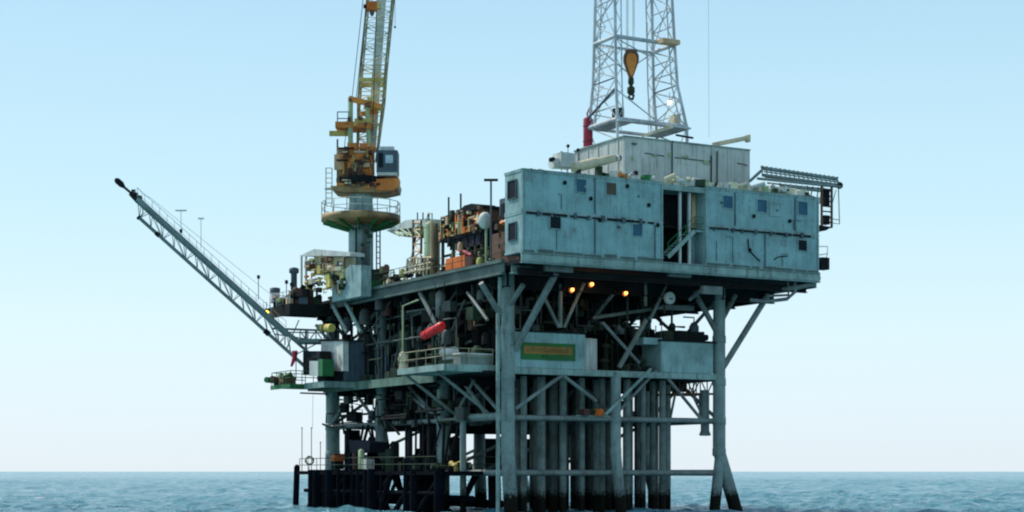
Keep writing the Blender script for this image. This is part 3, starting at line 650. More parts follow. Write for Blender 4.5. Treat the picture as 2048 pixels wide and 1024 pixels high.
# platforms on the first cross level and crown
for x in (da0 + .3, da1 - 1.0):
    MB().box(x - .4, x + 1.1, db0 - .2, db1 - .5, 29.93, 30.05).build('platform', 'mast_white', dk)
    MB().box(x + .2, x + .8, db0 + .8, db0 + 1.6, 30.3, 31.2).build('equipment_box', 'dark_green' if x < 15 else 'cream', dk)
MB().box(da0 + 1.3, da1 - 1.3, db0 + .6, db1 - .6, 46, 46.5).build('crown_platform', 'mast_white', dk)
MB().box(da1 - 2.6, da1 - 1.0, db0 - .3, db0 + .5, 36.4, 36.75).build('platform', 'tan', dk)
MB().bar(P(1285, 272, b=7.5), P(1345, 252, b=7.5), .18, .22).build('floor_winch_beam', 'cream', dk)
MB().bar(P(1352, 270, b=7.5), P(1386, 276, b=7.5), .12, .14).build('floor_winch_beam', 'dark_steel', dk)
for x, y0, y1 in ((1295, 45, 268), (1304, 0, 250)):
    MB().tube([P(x, y0, b=10), P(x + 2, y1, b=10)], .025, 5).build('standpipe', 'mast_white', dk)
# travelling block
tb = thing('travelling_block', 'orange and black travelling block hanging on cables inside the mast', 'travelling block', P(1262, 155, b=10))
c = P(1262, 128, b=10)
tear = [(-.12, -1.15), (.12, -1.15), (.36, -.5), (.6, .2), (.6, .6), (.42, .95), (.12, 1.08), (-.12, 1.08), (-.42, .95), (-.6, .6), (-.6, .2), (-.36, -.5)]
MB().prism([c + RT * u + V((0, 0, w)) + FW * -.3 for u, w in tear], FW * .6).build('block_housing', 'rusty', tb)
MB().prism([c + RT * (u * .68 + .02) + V((0, 0, w * .8 - .08)) + FW * -.36 for u, w in tear], FW * .055).build('side_plate', 'crane_orange', tb)
MB().tube([c + V((0, 0, .85)) - RT * .45, c + V((0, 0, .85)) + RT * .45], .3, 12).build('sheave', 'dark_green', tb)
MB().lathe(c + V((0, 0, -1.0)), [(.1, 0), (.22, -.1), (.24, -.5), (.12, -.7), (.3, -.85), (.3, -1.25), (.15, -1.45)], 10).build('swivel', 'dark_green', tb)
MB().tube([c + V((.0, 0, -2.2)), c + V((.25, 0, -2.45)), c + V((.15, 0, -2.75)), c + V((-.15, 0, -2.7)), c + V((-.22, 0, -2.5))], .1, 8).build('hook', 'dark_green', tb)
for dx in (-.4, -.28, .18, .3): MB().tube([c + V((dx, 0, .9)), V((c.x + dx, c.y, 46.2))], .03, 5).build('cable', 'boom_grey', tb)
# lamp on the mast
def lamp(name, label, pos, r, mat, hood='dark_steel', energy=0):
    t = thing(name, label, 'lamp', pos); pos = V(pos)
    MB().ball(pos, r, 10).build('bulb', mat, t)
    if mat == 'lamp_orange': MB().tube([pos + V((0, r * 1.1, 0)), pos + V((0, r * 1.5, 0))], r * 1.6, 14).build('halo_disc', 'rusty', t)  # added disc behind the bulb, catching its light as a halo
    MB().lathe(pos + V((0, 0, r * .75)), [(r * 1.3, 0), (r * .9, r * .5), (r * .3, r * .8), (.03, r * 1.1), (.03, r * 1.1 + .5)], 12).build('lamp_hood', hood, t)
    if energy:
        l = bpy.data.lights.new('bulb_light', 'POINT'); l.energy = energy; l.color = (1, .45, .12); l.shadow_soft_size = r * 1.2
        lo_ = bpy.data.objects.new('bulb_light', l); col.objects.link(lo_); lo_.parent = t; lo_.location = (0, 0, -r * 1.8)
    return t
lamp('floodlight', 'bright white floodlight lit on the right side of the mast', P(1339, 205, b=9.4), .16, 'lamp_white', 'mast_white')
lamp('work_lamp', 'lit orange lamp under the deck, lowest and leftmost of three', P(1145, 579, b=4.3), .14, 'lamp_orange', energy=12)
lamp('work_lamp', 'lit orange lamp under the deck, highest and middle of three', P(1184, 568, b=4.2), .14, 'lamp_orange', energy=12)
lamp('work_lamp', 'lit orange lamp under the deck, rightmost of three', P(1252, 586, b=4.3), .14, 'lamp_orange', energy=12)
lamp('beacon_lamp', 'glowing yellow lamp where the flare boom meets the machinery balcony', P(533, 625, b=36.6), .22, 'lamp_yellow')
lamp('work_lamp', 'lit orange lamp on the machinery shed beside the cabins', P(955, 437, a=1.8), .12, 'lamp_orange')
# guy wire right of the mast
o = MB().tube([P(1418, 275, b=9), P(1416, -260, b=9)], .010, 5).build('guy_wire', 'cable_black'); o['label'] = 'thin vertical guy wire right of the mast'; o['category'] = 'wire'
# maroon cylinder left of the mast
t = thing('maroon_cylinder', 'upright maroon red cylinder at the left foot of the mast', 'cylinder', P(1176, 296, b=12.4))
p = P(1176, 296, b=12.4); MB().lathe(p, [(.36, 0), (.38, .05), (.38, 2.25), (.3, 2.38), (.1, 2.42)], 16).build('shell', 'maroon', t)
for z in (.5, 1.7): MB().lathe(p + V((0, 0, z)), [(.385, -.04), (.41, -.03), (.41, .03), (.385, .04)], 16).build('band', 'brown_red', t)
MB().tube([p + V((0, 0, 2.4)), P(1174, 228, b=12.3), P(1186, 200, b=12.2)], .07, 6).build('hose', 'maroon', t)
MB().box(p.x - .5, p.x + .5, p.y - .5, p.y + .5, 25.0, p.z).build('pedestal', 'wall_grey', t)

# ------------------------------------------------------------------ clutter on the cabin roofs
t = thing('roof_tank', 'small white rounded tank on the left cabin roof', 'tank', P(1122, 335, b=1.8))
p = P(1128, 336, b=1.8); MB().obox(p + V((0, 0, .5)), 1.2, 1.2, 1.0).build('tank_box', 'white_paint', t)
MB().tube([P(1102, 326, b=1.8), P(1116, 326, b=1.8)], .42, 14).build('tank_drum', 'white_paint', t)
MB().tube([P(1100, 320, b=1.5), P(1108, 318, b=1.5)], .16, 10).build('fan_housing', 'dark_steel', t)
for x, y in ((1136, 292), (1123, 306), (1134, 308), (1143, 310), (1156, 300)):
    b_ = P(x, 330, b=2.2); q = P(x, y, b=2.2); MB().tube([V((b_.x, 2.2, 24)), q], .025, 5).ball(q, .13, 8).build('antenna_lamp', 'dark_steel', t)
t = thing('roof_crane_arm', 'sunlit cream telescopic arm lying on the left cabin roof', 'crane arm', P(1150, 338, b=1.2))
p, q = P(1146, 336, b=1.2), P(1228, 316, b=1.2)
MB().tube([p, p.lerp(q, .55)], .36, 12).build('outer_arm', 'cream', t); MB().tube([p.lerp(q, .5), q], .29, 12).build('inner_arm', 'cream', t)
MB().tube([q, q + (q - p).normalized() * .12], .2, 12).build('end_cap', 'dark_steel', t)
MB().tube([P(1190, 330, b=2.0), P(1238, 316, b=2.0)], .2, 12).build('outer_arm', 'white_paint', t)
q = P(1238, 316, b=2.0); MB().tube([q, q + V((.12, 0, 0))], .2, 12).build('end_cap', 'dark_steel', t)
MB().box(p.x + .2, p.x + .5, .9, 1.5, 24, p.z).build('cradle', 'dark_green', t); c = P(1196, 328, b=1.2); MB().box(c.x - .1, c.x + .2, .9, 1.5, 24, c.z - .2).build('cradle', 'dark_green', t)
def heap(name, label, x0, x1, b, z, mats, n, seed, s0=.2, s1=.5, cat='gear', sy=.5):
    r = random.Random(seed); t = thing(name, label, cat, ((x0 + x1) / 2, b, z))
    for k in range(n):
        a = r.uniform(x0, x1); s = r.uniform(s0, s1); y = b + r.uniform(-1, 1) * sy; mt = r.choice(mats)
        if r.random() < .4: MB().tube([(a, y, z + s * .5), (a + r.uniform(-1, 1) * s * 2, y + r.uniform(-1, 1) * s, z + s * r.uniform(.5, 1.3))], s * .3, 8).build('pipe_length', mt, t)
        else: MB().obox((a, y, z + s * .45), s * r.uniform(.7, 1.6), s, s * .9, r.uniform(0, 3)).build('crate', mt, t)
    return t
heap('roof_gear', 'tan, white and green gear piled on the left cabin roof before the windwall', 8.2, 11.2, 1.4, 24, ['tan', 'green_paint', 'white_paint', 'dark_steel', 'cream', 'crane_orange'], 34, 5, .35, .7)
heap('roof_gear', 'cream and green gear laid along the right cabin roof', 12.2, 25.5, .6, 24, ['cream', 'green_tank', 'wall_grey', 'dark_green', 'cream', 'white_paint', 'cream'], 80, 6, .3, .6, sy=.4)
heap('roof_gear', 'scattered small dark fittings on the roof left of the roof tank', 0.6, 7.0, 1.0, 24, ['dark_green', 'blue_grey', 'wall_grey'], 12, 8, .1, .22)
t = thing('pipe_bundle', 'long pale pipes laid on the right cabin roof under the rack', 'pipes', P(1540, 384, b=1.8))
for k in range(5): MB().tube([P(1508, 371 + k % 3 * 5, b=1.6 + .25 * k), P(1592, 380 + k % 3 * 5, b=1.6 + .25 * k)], .11, 8).build('pipe', ('cream', 'tan', 'white_paint')[k % 3], t)
# right roof rack with caged ladder
t = thing('pipe_rack', 'dark steel rack of long rails projecting past the right cabins with a hanging ladder cage', 'rack', P(1600, 380, b=3))
for (x0, y0, x1, y1, b, r) in ((1524, 336, 1674, 358, 3.4, .15), (1525, 350, 1682, 371, 2.6, .13), (1515, 357, 1682, 374, 2.2, .1), (1560, 372, 1640, 382, 2.2, .1)):
    MB().tube([P(x0, y0, b=b), P(x1, y1, b=b)], r, 8).build('rack_rail', 'boom_chord', t)
for (x0, y0, x1, y1, b, r) in ((1530, 354, 1680, 372, 2.9, .06), (1535, 366, 1665, 380, 2.5, .07), (1528, 343, 1676, 364, 3.0, .06), (1600, 384, 1638, 398, 2.0, .07)):
    MB().tube([P(x0, y0, b=b), P(x1, y1, b=b)], r, 6).build('rack_rail', 'boom_chord', t)
for k in range(9):
    x = 1560 + k * 11; MB().tube([P(x, 366 + k * 1.2, b=2.4), P(x + rnd.uniform(-9, 9), 388 + k * 1.4, b=2.0)], .05, 5).build('rack_brace', rnd.choice(('boom_chord', 'rusty', 'mast_white')), t)
for k in range(18):
    f = k / 17; a, b = P(1524, 337, b=3.4).lerp(P(1674, 359, b=3.4), f), P(1525, 351, b=2.6).lerp(P(1682, 372, b=2.6), f)
    MB().tube([a, b], .05, 5).build('rack_tie', 'boom_chord', t)
    MB().obox(a + V((0, 0, .14)), .16, .16, .14).build('clamp', 'boom_chord', t)
for x in (1580, 1612, 1645): MB().tube([P(x, 372, b=2.4), V((P(x, 372, b=2.4).x - .3, 2.4, 24))], .08, 6).build('rack_leg', 'mast_white', t)
MB().tube([P(1524, 340, b=3.2), P(1500, 362, b=2.6)], .12, 8).build('rack_rail', 'boom_chord', t)
MB().ball(P(1679, 371, b=2.5), .28, 8).build('end_sheave', 'dark_steel', t)
x0, x1 = P(1640, 400, b=2.4).x, P(1660, 400, b=2.4).x; z0, z1 = P(1650, 455, b=2.4).z, P(1650, 372, b=2.4).z
for x in (x0, x1):
    MB().tube([(x, 2.2, z0), (x, 2.2, z1)], .1, 6).build('cage_post', 'rusty', t)
for k in range(9): z = z0 + (z1 - z0) * k / 8; MB().tube([(x0, 2.2, z), (x1, 2.2, z)], .06, 5).build('rung', 'dark_steel', t)
MB().obox(((x0 + x1) / 2 + .1, 2.5, z1 - .9), .5, .5, 1.3).build('hoist_drum', 'dark_steel', t); MB().obox(((x0 + x1) / 2 + .1, 2.5, z0 + .6), .5, .5, .7).build('hoist_drum', 'dark_steel', t)
MB().tube([P(1677, 376, b=2.3), P(1679, 448, b=2.3), P(1640, 443, b=2.3)], .045, 5).build('guard_frame', 'boom_chord', t)
MB().tube([P(1672, 380, b=2.3), P(1661, 420, b=2.3)], .035, 5).build('guard_frame', 'boom_chord', t); MB().tube([P(1679, 440, b=2.3), P(1655, 436, b=2.3)], .035, 5).build('guard_frame', 'boom_chord', t)
MB().prism([P(1640, 450, b=2.0), P(1664, 454, b=2.0), P(1652, 461, b=2.0), P(1640, 459, b=2.0)], (0, 1, 0)).build('foot_platform', 'dark_steel', t)
t = thing('side_box', 'dark box with a small round rail on the right end wall of the cabins', 'box', P(1646, 530, b=1.6))
p, q = P(1638, 515, b=1.4), P(1654, 540, b=1.4); MB().box(max(p.x, 26.06), q.x, 1.1, 1.8, q.z, p.z).build('box_body', 'dark_steel', t)
MB().tube([P(1639, 493, b=1.4), P(1655, 493, b=1.4), P(1655, 507, b=1.4), P(1639, 510, b=1.4)], .04, 5).tube([P(1655, 507, b=1.4), P(1652, 516, b=1.4)], .04, 5).build('rail', 'boom_grey', t)

# ------------------------------------------------------------------ pedestal crane
ca, cb = 1.8, 30.7
cr = thing('pedestal_crane', 'orange and yellow pedestal crane with its lattice boom raised almost upright', 'crane', (ca, cb, 18))
MB().lathe((ca, cb, 0), [(1.05, 17.7), (1.05, 25.6), (1.0, 25.7), (1.0, 26.9), (1.5, 27.2)], 24).build('pedestal', 'teal_pale', cr)
MB().lathe((ca, cb, 0), [(1.06, 23.85), (2.9, 24.15), (3.35, 24.25), (3.35, 24.75), (3.25, 24.75), (3.25, 24.4), (1.06, 24.35)], 28).build('ring_walkway', 'ring_rust', cr)
for k in range(12):
    a = k * math.pi / 6; MB().bar((ca + 1.0 * math.cos(a), cb + 1.0 * math.sin(a), 23.5), (ca + 3.2 * math.cos(a), cb + 3.2 * math.sin(a), 24.15), .1, .25).build('rib', 'green_paint', cr)
pts = [(ca + 3.3 * math.cos(k * math.pi / 8), cb + 3.3 * math.sin(k * math.pi / 8), 24.75) for k in range(17)]
rail(pts, 1.1, 2.6, .035).build('railing', 'boom_grey', cr)
MB().lathe((ca, cb, 0), [(1.0, 26.75), (1.9, 27.25), (2.1, 27.6), (2.1, 27.9)], 20).build('slewing_ring', 'dark_steel', cr)
def cp(px, py, dd=0.0): return P(px, py, d=(V((ca, cb, 0)) - V((CAM.x, CAM.y, 0))).dot(FW) + dd)
yaw = math.atan2(RT.y, RT.x)
def cbox(x0, x1, y0, y1, d0, d1): # a box of the slewing upper part, turned to the boom's heading
    p, q = cp(x0, y1), cp(x1, y0); m = MB(); c = (p + q) / 2 + FW * ((d0 + d1) / 2)
    return m.obox(c, abs((q - p).dot(RT)), d1 - d0, abs(q.z - p.z), yaw)
m = MB(); m.prism([cp(660, 372, -1.6), cp(798, 366, -1.6), cp(796, 378, -1.6), cp(770, 384, -1.6), cp(690, 384, -1.6), cp(668, 380, -1.6)], FW * 3.4); m.build('slewing_platform', 'ring_rust', cr)
cbox(676, 698, 300, 370, -1.2, 1.4).build('engine_house', 'ring_rust', cr)
cbox(698, 716, 292, 370, -1.5, .8).build('side_frame', 'crane_orange', cr)
cbox(722, 748, 292, 366, -1.4, .8).build('side_frame', 'crane_orange', cr)
cbox(716, 722, 330, 368, -1.3, .6).build('winch_frame', 'brown_red', cr)
cbox(706, 748, 333, 341, -1.75, -1.5).build('bumper_bar', 'tan', cr)
m = MB(); m.tube([cp(702, 318, -1.0), cp(744, 318, -1.0)], .42, 14); m.build('winch_drum', 'crane_orange', cr)
m = MB(); m.tube([cp(706, 352, -1.0), cp(742, 352, -1.0)], .36, 14); m.build('winch_drum', 'brown_red', cr)
cbox(672, 690, 315, 345, -1.5, -1.2).build('fuel_tank', 'tan', cr)
r6 = random.Random(11)
for k in range(16):
    x = r6.uniform(676, 746); y = r6.uniform(296, 340); cbox(x, x + r6.uniform(2.5, 5), y, y + r6.uniform(16, 34), -1.75, -1.55).build('frame_post', r6.choice(['crane_orange', 'crane_orange', 'rusty', 'tan', 'crane_yellow']), cr)
for k in range(14):
    x = r6.uniform(676, 720); y = r6.uniform(300, 372); cbox(x, x + r6.uniform(14, 32), y, y + r6.uniform(2.5, 4), -1.9, -1.7).build('frame_rail', r6.choice(['crane_orange', 'brown_red', 'cream', 'dark_steel']), cr)
for k in range(16):
    x = r6.uniform(676, 742); y = r6.uniform(300, 366); cbox(x, x + r6.uniform(4, 9), y, y + r6.uniform(4, 10), -1.85, -1.4).build('valve_box', r6.choice(['crane_orange', 'rusty', 'dark_steel', 'brown_red', 'dark_green', 'crane_orange']), cr)
for k in range(12):
    x = r6.uniform(664, 785); y = r6.uniform(369, 376); cbox(x, x + r6.uniform(8, 18), y, y + r6.uniform(3, 7), -1.75, -1.3).build('cover', r6.choice(['crane_orange', 'brown_red', 'ring_rust']), cr)
for k in range(10):
    x = r6.uniform(690, 745); y = r6.choice((206, 214, 244, 252)) + r6.uniform(-6, 6); cbox(x, x + r6.uniform(4, 10), y, y + r6.uniform(3, 8), -1.7, -1.2).build('sheave_box', r6.choice(['crane_orange', 'crane_yellow', 'rusty']), cr)
for k in range(7):
    x = r6.uniform(690, 745); MB().tube([cp(x, 372, -1.9), cp(x + r6.uniform(-6, 6), 345, -2.0), cp(x + r6.uniform(-12, 12), r6.uniform(296, 330), -1.8)], .04, 5).build('hose', 'cable_black', cr)
# cab
cab = cbox(756, 798, 308, 352, -1.8, .3).build('cab', 'blue_grey', cr)
cbox(774, 789, 318, 334, -1.86, -1.82).build('window', 'glass_light', cab); cbox(760, 769, 314, 342, -1.86, -1.82).build('window', 'window_dark', cab)
w = cbox(757, 797, 352, 358, -1.83, .33).build('belt', 'boom_grey', cab)
m = MB(); m.prism([cp(752, 358, -1.7), cp(798, 356, -1.7), cp(796, 374, -1.7), cp(786, 381, -1.7), cp(752, 380, -1.7)], FW * 2.0); m.build('cab_support', 'crane_orange', cr)
cbox(762, 790, 299, 308, -1.4, 0).build('cab_roof', 'white_paint', cr)
# gantry
for dd in (-1.3, .6):
    MB().bar(cp(701, 300, dd), cp(701, 195, dd), .32, .32).build('gantry_post', 'green_tank', cr)
    MB().bar(cp(738, 300, dd), cp(734, 200, dd), .28, .28).build('gantry_post', 'green_tank', cr)
    MB().bar(cp(698, 197, dd), cp(760, 213, dd), .4, .42).build('gantry_beam', 'crane_orange', cr)
MB().bar(cp(700, 198, -1.3), cp(700, 198, .6), .3, .3).build('gantry_beam', 'crane_orange', cr)
cbox(674, 744, 250, 262, -1.5, .8).build('gantry_platform', 'crane_orange', cr)
cbox(712, 745, 244, 252, -1.5, -.5).build('sheave_box', 'crane_yellow', cr)
MB().bar(cp(659, 267, -.6), cp(698, 267, -.6), .35, .4).build('counter_beam', 'crane_yellow', cr)
rail([cp(698, 250, -1.4), cp(675, 250, -1.4), cp(675, 250, .7)], 1.1, .9, .045).build('railing', 'blue_grey', cr)
rail([cp(676, 300, -1.1), cp(674, 300, .9)], .9, .9, .04).build('railing', 'blue_grey', cr)
# caged access ladder at left
for x in (652, 664): MB().tube([cp(x, 410, -.9), cp(x, 336, -.9)], .05, 5).build('ladder_rail', 'boom_grey', cr)
for k in range(8): MB().tube([cp(652, 336 + k * 10, -.9), cp(664, 336 + k * 10, -.9)], .04, 5).build('rung', 'boom_grey', cr)
MB().bar(cp(650, 378, -.9), cp(672, 378, -.9), .5, .1).build('ladder_landing', 'boom_grey', cr)
# boom
def bp(px, py): return cp(px, py, (320 - py) * -.0075)
cl = [[bp(714, 322), bp(716, 200), bp(722, 130), bp(749, -170)], [bp(752, 322), bp(766, 200), bp(771, 130), bp(801, -170)]]
# tapered foot, then parallel chords
dep = FW * 1.7
chords = []
for s in (0, 1):
    for dd in (0, 1):
        pts = [p + dep * dd * (0.35 if k == 0 else 1) for k, p in enumerate(cl[s])]
        chords.append(pts); MB().tube(pts, .085, 6).build('boom_chord', 'boom_olive', cr)
for k in range(3):
    n = (5, 4, 14)[k]
    for u, w in ((0, 2), (1, 3), (0, 1), (2, 3)):
        MB().lace(chords[u][k], chords[u][k + 1], chords[w][k], chords[w][k + 1], n, .036, rung=True, sides=4).build('boom_lattice', 'boom_grey' if k == 2 else 'boom_yellow', cr)
p, q = bp(719, 160), bp(768, 160)
MB().bar(p + FW * -.1, q + FW * -.1, .22, .3).build('boom_band', 'crane_yellow', cr); MB().bar(p + dep, q + dep, .22, .3).build('boom_band', 'crane_yellow', cr)
MB().bar(bp(722, 228), bp(756, 222), .25, .35).build('boom_band', 'crane_orange', cr)
MB().bar(bp(728, 212), bp(764, 216), .25, .5).build('boom_band', 'crane_yellow', cr)
# walkway inside the boom
MB().bar(bp(741, 300) + dep * .5, bp(772, -160) + dep * .5, .75, .05, up=FW).build('boom_walkway', 'boom_grey', cr)
for x0, y0, x1, y1 in ((704, 198, 745, -170), (712, 200, 752, -170), (700, 200, 688, 300), (745, 262, 760, -170)):
    MB().tube([cp(x0, y0, -1.2), bp(x1, y1) if y1 < 0 else cp(x1, y1, -1)], .03, 5).build('cable', 'dark_steel', cr)
MB().tube([bp(790, -170), bp(790, 50)], .018, 5).ball(bp(790, 54), .1, 8).build('whip_line', 'cable_black', cr)
hb = thing('hook_block', 'small orange hook block hanging against the crane boom near the top edge', 'hook block', bp(745, 24) - FW * .5)
c = bp(745, 16) - FW * .5
MB().obox(c, .85, .5, .7, yaw).build('block_housing', 'orange_paint', hb); MB().tube([c + RT * -.7, c + RT * -.35], .18, 8).build('sheave', 'dark_steel', hb)
MB().obox(c + RT * .5, .35, .4, .4, yaw).build('side_plate', 'crane_yellow', hb)
MB().lathe(c + V((0, 0, -.35)), [(.2, 0), (.2, -.25), (.08, -.45)], 8).build('hook', 'rusty', hb); MB().tube([c + V((0, 0, .3)), bp(750, -170)], .03, 5).build('cable', 'dark_steel', hb)
# ladder behind the pedestal (right side) and its pipe clutter
MB().tube([cp(760, 545, 0), cp(760, 445, 0)], .06, 6).tube([cp(753, 545, 0), cp(753, 445, 0)], .06, 6).build('ladder_rail', 'blue_grey', cr)
for k in range(9): MB().tube([cp(753, 450 + k * 11), cp(760, 450 + k * 11)], .04, 5).build('rung', 'blue_grey', cr)
cbox(728, 742, 450, 560, -1.3, -.9).build('cable_duct', 'edge_dark', cr)
for k in range(12):
    y = 455 + k * 9; x = rnd.uniform(722, 740); cbox(x, x + rnd.uniform(4, 10), y, y + rnd.uniform(4, 9), -1.5, -1.2).build('junction_box', rnd.choice(('edge_dark', 'ring_rust', 'boom_grey', 'dark_green')), cr)
MB().tube([cp(712, 560, -1.15), cp(712, 455, -1.15)], .06, 6).build('cable_duct', 'dark_steel', cr)
# crane base box
MB().prism([P(x, y, a=-1.3) for x, y in ((664, 604), (664, 575), (682, 548), (700, 530), (722, 530), (722, 592))], (.9, 0, 0)).build('base_plinth', 'teal_pale', cr)
MB().box(0.3, 3.6, 29.0, 32.4, 17.8, 20.1).build('base_plinth', 'dark_green', cr)

# ------------------------------------------------------------------ gear along the side of the main deck
def side(px, py, a=2.0): return P(px, py, a=a)
t = thing('storage_tank', 'tall pale green upright tank on the main deck with brown ladder column', 'tank', side(864, 545)[:2] + (18,) if False else (2.0, 17.8, 18))
b = side(864, 500).y
MB().lathe((2, b, 18), [(.62, .2), (.64, .3), (.64, 4.35), (.5, 4.6), (.15, 4.75)], 20).build('shell', 'green_tank', t)
for z in (1.3, 3.0, 4.2): MB().lathe((2, b, 18 + z), [(.645, -.04), (.67, 0), (.645, .04)], 20).build('band', 'green_tank', t)
MB().tube([(1.6, b - .8, 18), (1.6, b - .8, 22.6)], .14, 8).build('side_pipe', 'tan', t); MB().tube([(1.9, b - 1.0, 18), (1.9, b - 1.0, 22.4)], .1, 8).build('side_pipe', 'rusty', t)
MB().lathe((2, b, 17.9), [(.8, 0), (.8, .3)], 16).build('skirt', 'cream', t)
MB().tube([(2, b, 22.7), (2, b, 23.3), (2, b + .7, 23.4), (2, b + .9, 22.9)], .06, 6).build('vent_pipe', 'boom_grey', t)
t = thing('loading_platform', 'light green sloping lattice platform on a rusty column beside the pale green tank', 'platform', side(835, 545))
bl, br = side(776, 460).y, side(846, 460).y
pz = lambda px, py: P(px, py, a=2.0)
MB().prism([pz(772, 462), pz(812, 440), pz(850, 437), pz(850, 452)], (2.2, 0, 0)).build('platform_plate', 'wall_grey', t)
MB().lace(pz(778, 462), pz(850, 448), pz(800, 472), pz(850, 474), 6, .06).build('lattice', 'green_tank', t)
MB().prism([pz(800, 468), pz(848, 462), pz(848, 476), pz(812, 474)], (1.6, 0, 0)).build('under_box', 'dark_green', t)
for x in (826, 842): MB().tube([pz(x, 548), pz(x + 1, 440)], .1, 6).build('column', 'rusty', t)
MB().lace(pz(826, 545), pz(827, 445), pz(842, 545), pz(843, 445), 7, .07).build('lattice', 'tan', t)
MB().tube([pz(818, 545), pz(832, 470)], .07, 6).build('column', 'dark_steel', t)
for x in (846, 858, 835): MB().tube([pz(x, 440), pz(x, 425)], .05, 6).build('post', 'dark_steel', t)
# white frame below
t = thing('pipe_manifold', 'cream pipe manifold frame at the foot of the pale green tank', 'manifold', side(835, 548))
for k in range(7):
    x = 812 + k * 7; MB().tube([P(x, 548, a=1.0), P(x + 3, 512 + rnd.uniform(-4, 6), a=1.0), P(x + 9, 515, a=1.0)], .08, 6).build('pipe', ('cream', 'white_paint', 'tan')[k % 3], t)
MB().bar(P(808, 536, a=1.0), P(862, 524, a=1.0), .1, .1).build('header_pipe', 'cream', t); MB().bar(P(808, 546, a=1.0), P(862, 536, a=1.0), .16, .16).build('header_pipe', 'cream', t)
# machinery shed
sh = thing('machinery_shed', 'dark raised machinery shed on posts between the green tank and the cabins', 'shed', (3.5, 12, 18))
MB().box(1.6, 5.5, 8.9, 15.6, 20.75, 21.0).build('floor', 'dark_steel', sh); MB().box(2.0, 5.4, 9.1, 15.4, 21.0, 22.6).build('body', 'rusty', sh)
MB().box(1.7, 5.5, 8.8, 15.7, 22.6, 22.75).build('roof', 'dark_steel', sh)
MB().prism([(1.8, 10, 22.75), (1.8, 13, 22.75), (1.8, 12, 23.15), (1.8, 10.8, 23.15)], (2, 0, 0)).build('roof_hood', 'dark_steel', sh)
MB().box(1.7, 5.4, 8.9, 13.2, 19.9, 20.74).build('under_tank', 'navy', sh)
for y in (9.0, 10.0, 11.1, 12.3, 13.6, 15.4): MB().box(1.7, 1.9, y, y + .18, 18, 20.75).build('post', 'dark_green', sh)
for k, (y, mt) in enumerate(((9.4, 'green_paint'), (10.2, 'orange_paint'), (11.6, 'dark_green'), (12.5, 'brown_red'), (13.4, 'dark_green'), (14.5, 'dark_steel'))):
    MB().box(1.84, 2.0, y, y + .75, 21.05, 21.3 + (k * 37 % 11) * .11).build('panel', mt, sh)
r8 = random.Random(2)
for k in range(44):
    y = r8.uniform(9, 15.5); z = r8.uniform(21.0, 22.7); w = r8.uniform(.12, .42)
    if k % 3: MB().obox((1.72 - r8.random() * .2, y, z), .3, w, w * r8.uniform(.6, 1.8)).build('machine_block', r8.choice(('orange_paint', 'lime_paint', 'tan', 'rusty', 'dark_green', 'brown_red', 'cream')), sh)
    else: MB().tube([(1.5, y, 21), (1.5, y, z), (1.5, y + r8.uniform(-1, 1), z)], .06, 6).build('pipe', r8.choice(('orange_paint', 'tan', 'lime_paint', 'cream')), sh)
for y in (14.9, 12.9): MB().tube([(2, y, 22.7), (2, y, 24.2)], .07, 6).build('exhaust_pipe', 'dark_steel', sh)
rail([(1.7, 8.9, 21), (1.7, 15.6, 21)], 1.0, 1.2, .03).build('railing', 'cream', sh)
t = thing('engine_skid', 'bright orange engine skid on deck below the raised machinery shed', 'engine', (1.4, 13, 18.2))
y0, y1 = P(946, 515, a=1.1).y, P(890, 515, a=1.1).y
MB().box(1.0, 2.2, y0, y1, 18.1, 18.35).build('skid', 'dark_steel', t); MB().box(1.1, 2.1, y0 + 1.3, y1 - .1, 18.35, 19.25).build('engine_cover', 'orange_paint', t)
MB().box(1.1, 2.1, y0 + .1, y0 + 1.2, 18.35, 19.1).build('gearbox', 'brown_red', t); MB().tube([(1.2, y0 + .4, 19.1), (1.2, y0 + 1.6, 19.5)], .15, 8).build('intake', 'maroon', t)
t = thing('satellite_dome', 'pale round dish on a post beside the end wall of the cabins', 'dish', P(972, 470, a=.6))
c = P(970, 441, a=.6); MB().ball(c, .5, 14, 1.25).build('dish', 'white_paint', t); MB().tube([c + V((0.1, 0, -.5)), V((c.x + .1, c.y, 18))], .09, 6).build('post', 'green_tank', t)
heap('pipe_stack', 'orange, red and green valves crowded beside the cabin end wall', .8, 2.2, 4.6, 20.4, ['orange_paint', 'green_paint', 'rusty', 'tan', 'brown_red'], 16, 12, .3, .7, 'valves')
MB_ = MB()
t = thing('switch_house', 'dark blue grey equipment house behind the cabin end wall', 'equipment house', (3.6, 6.5, 18))
MB().box(1.6, 6.5, 3.2, 7.4, 18, 20.4).build('lower_house', 'rusty', t); MB().box(2.2, 6.5, 3.0, 7.2, 20.4, 23.0).build('upper_house', 'blue_grey', t)
for k in range(5): MB().box(2.1, 2.2, 3.2 + k * .8, 3.7 + k * .8, 20.6, 22.4 + (k % 3) * .2).build('louvre_panel', ('rusty', 'navy', 'maroon')[k % 3], t)
MB().box(3, 5, 4, 6, 23.0, 23.5).build('roof_fan', 'navy', t)
t = thing('mast_light', 'thin light mast with a flat lamp head beside the cabin end wall', 'light mast', P(982, 470, a=.3))
p = P(982, 360, a=.3); MB().tube([V((p.x, p.y, 18)), p], .07, 6).build('pole', 'blue_grey', t); MB().bar(p + RT * -.5, p + RT * .5, .2, .16).build('lamp_head', 'dark_steel', t)
heap('deck_gear', 'green and yellow winch gear on deck just right of the crane pedestal', .4, 1.6, 26.2, 18, ['green_paint', 'crane_yellow', 'green_paint', 'dark_steel'], 14, 21, .4, .9, 'winch')
heap('deck_gear', 'low dark fittings along the deck edge between crane and green tank', .3, 1.5, 22.6, 18, ['rusty', 'dark_green', 'cream'], 16, 22, .2, .5)
for k, (x, y) in enumerate(((760, 520), (790, 535), (798, 540), (812, 538))):
    pass

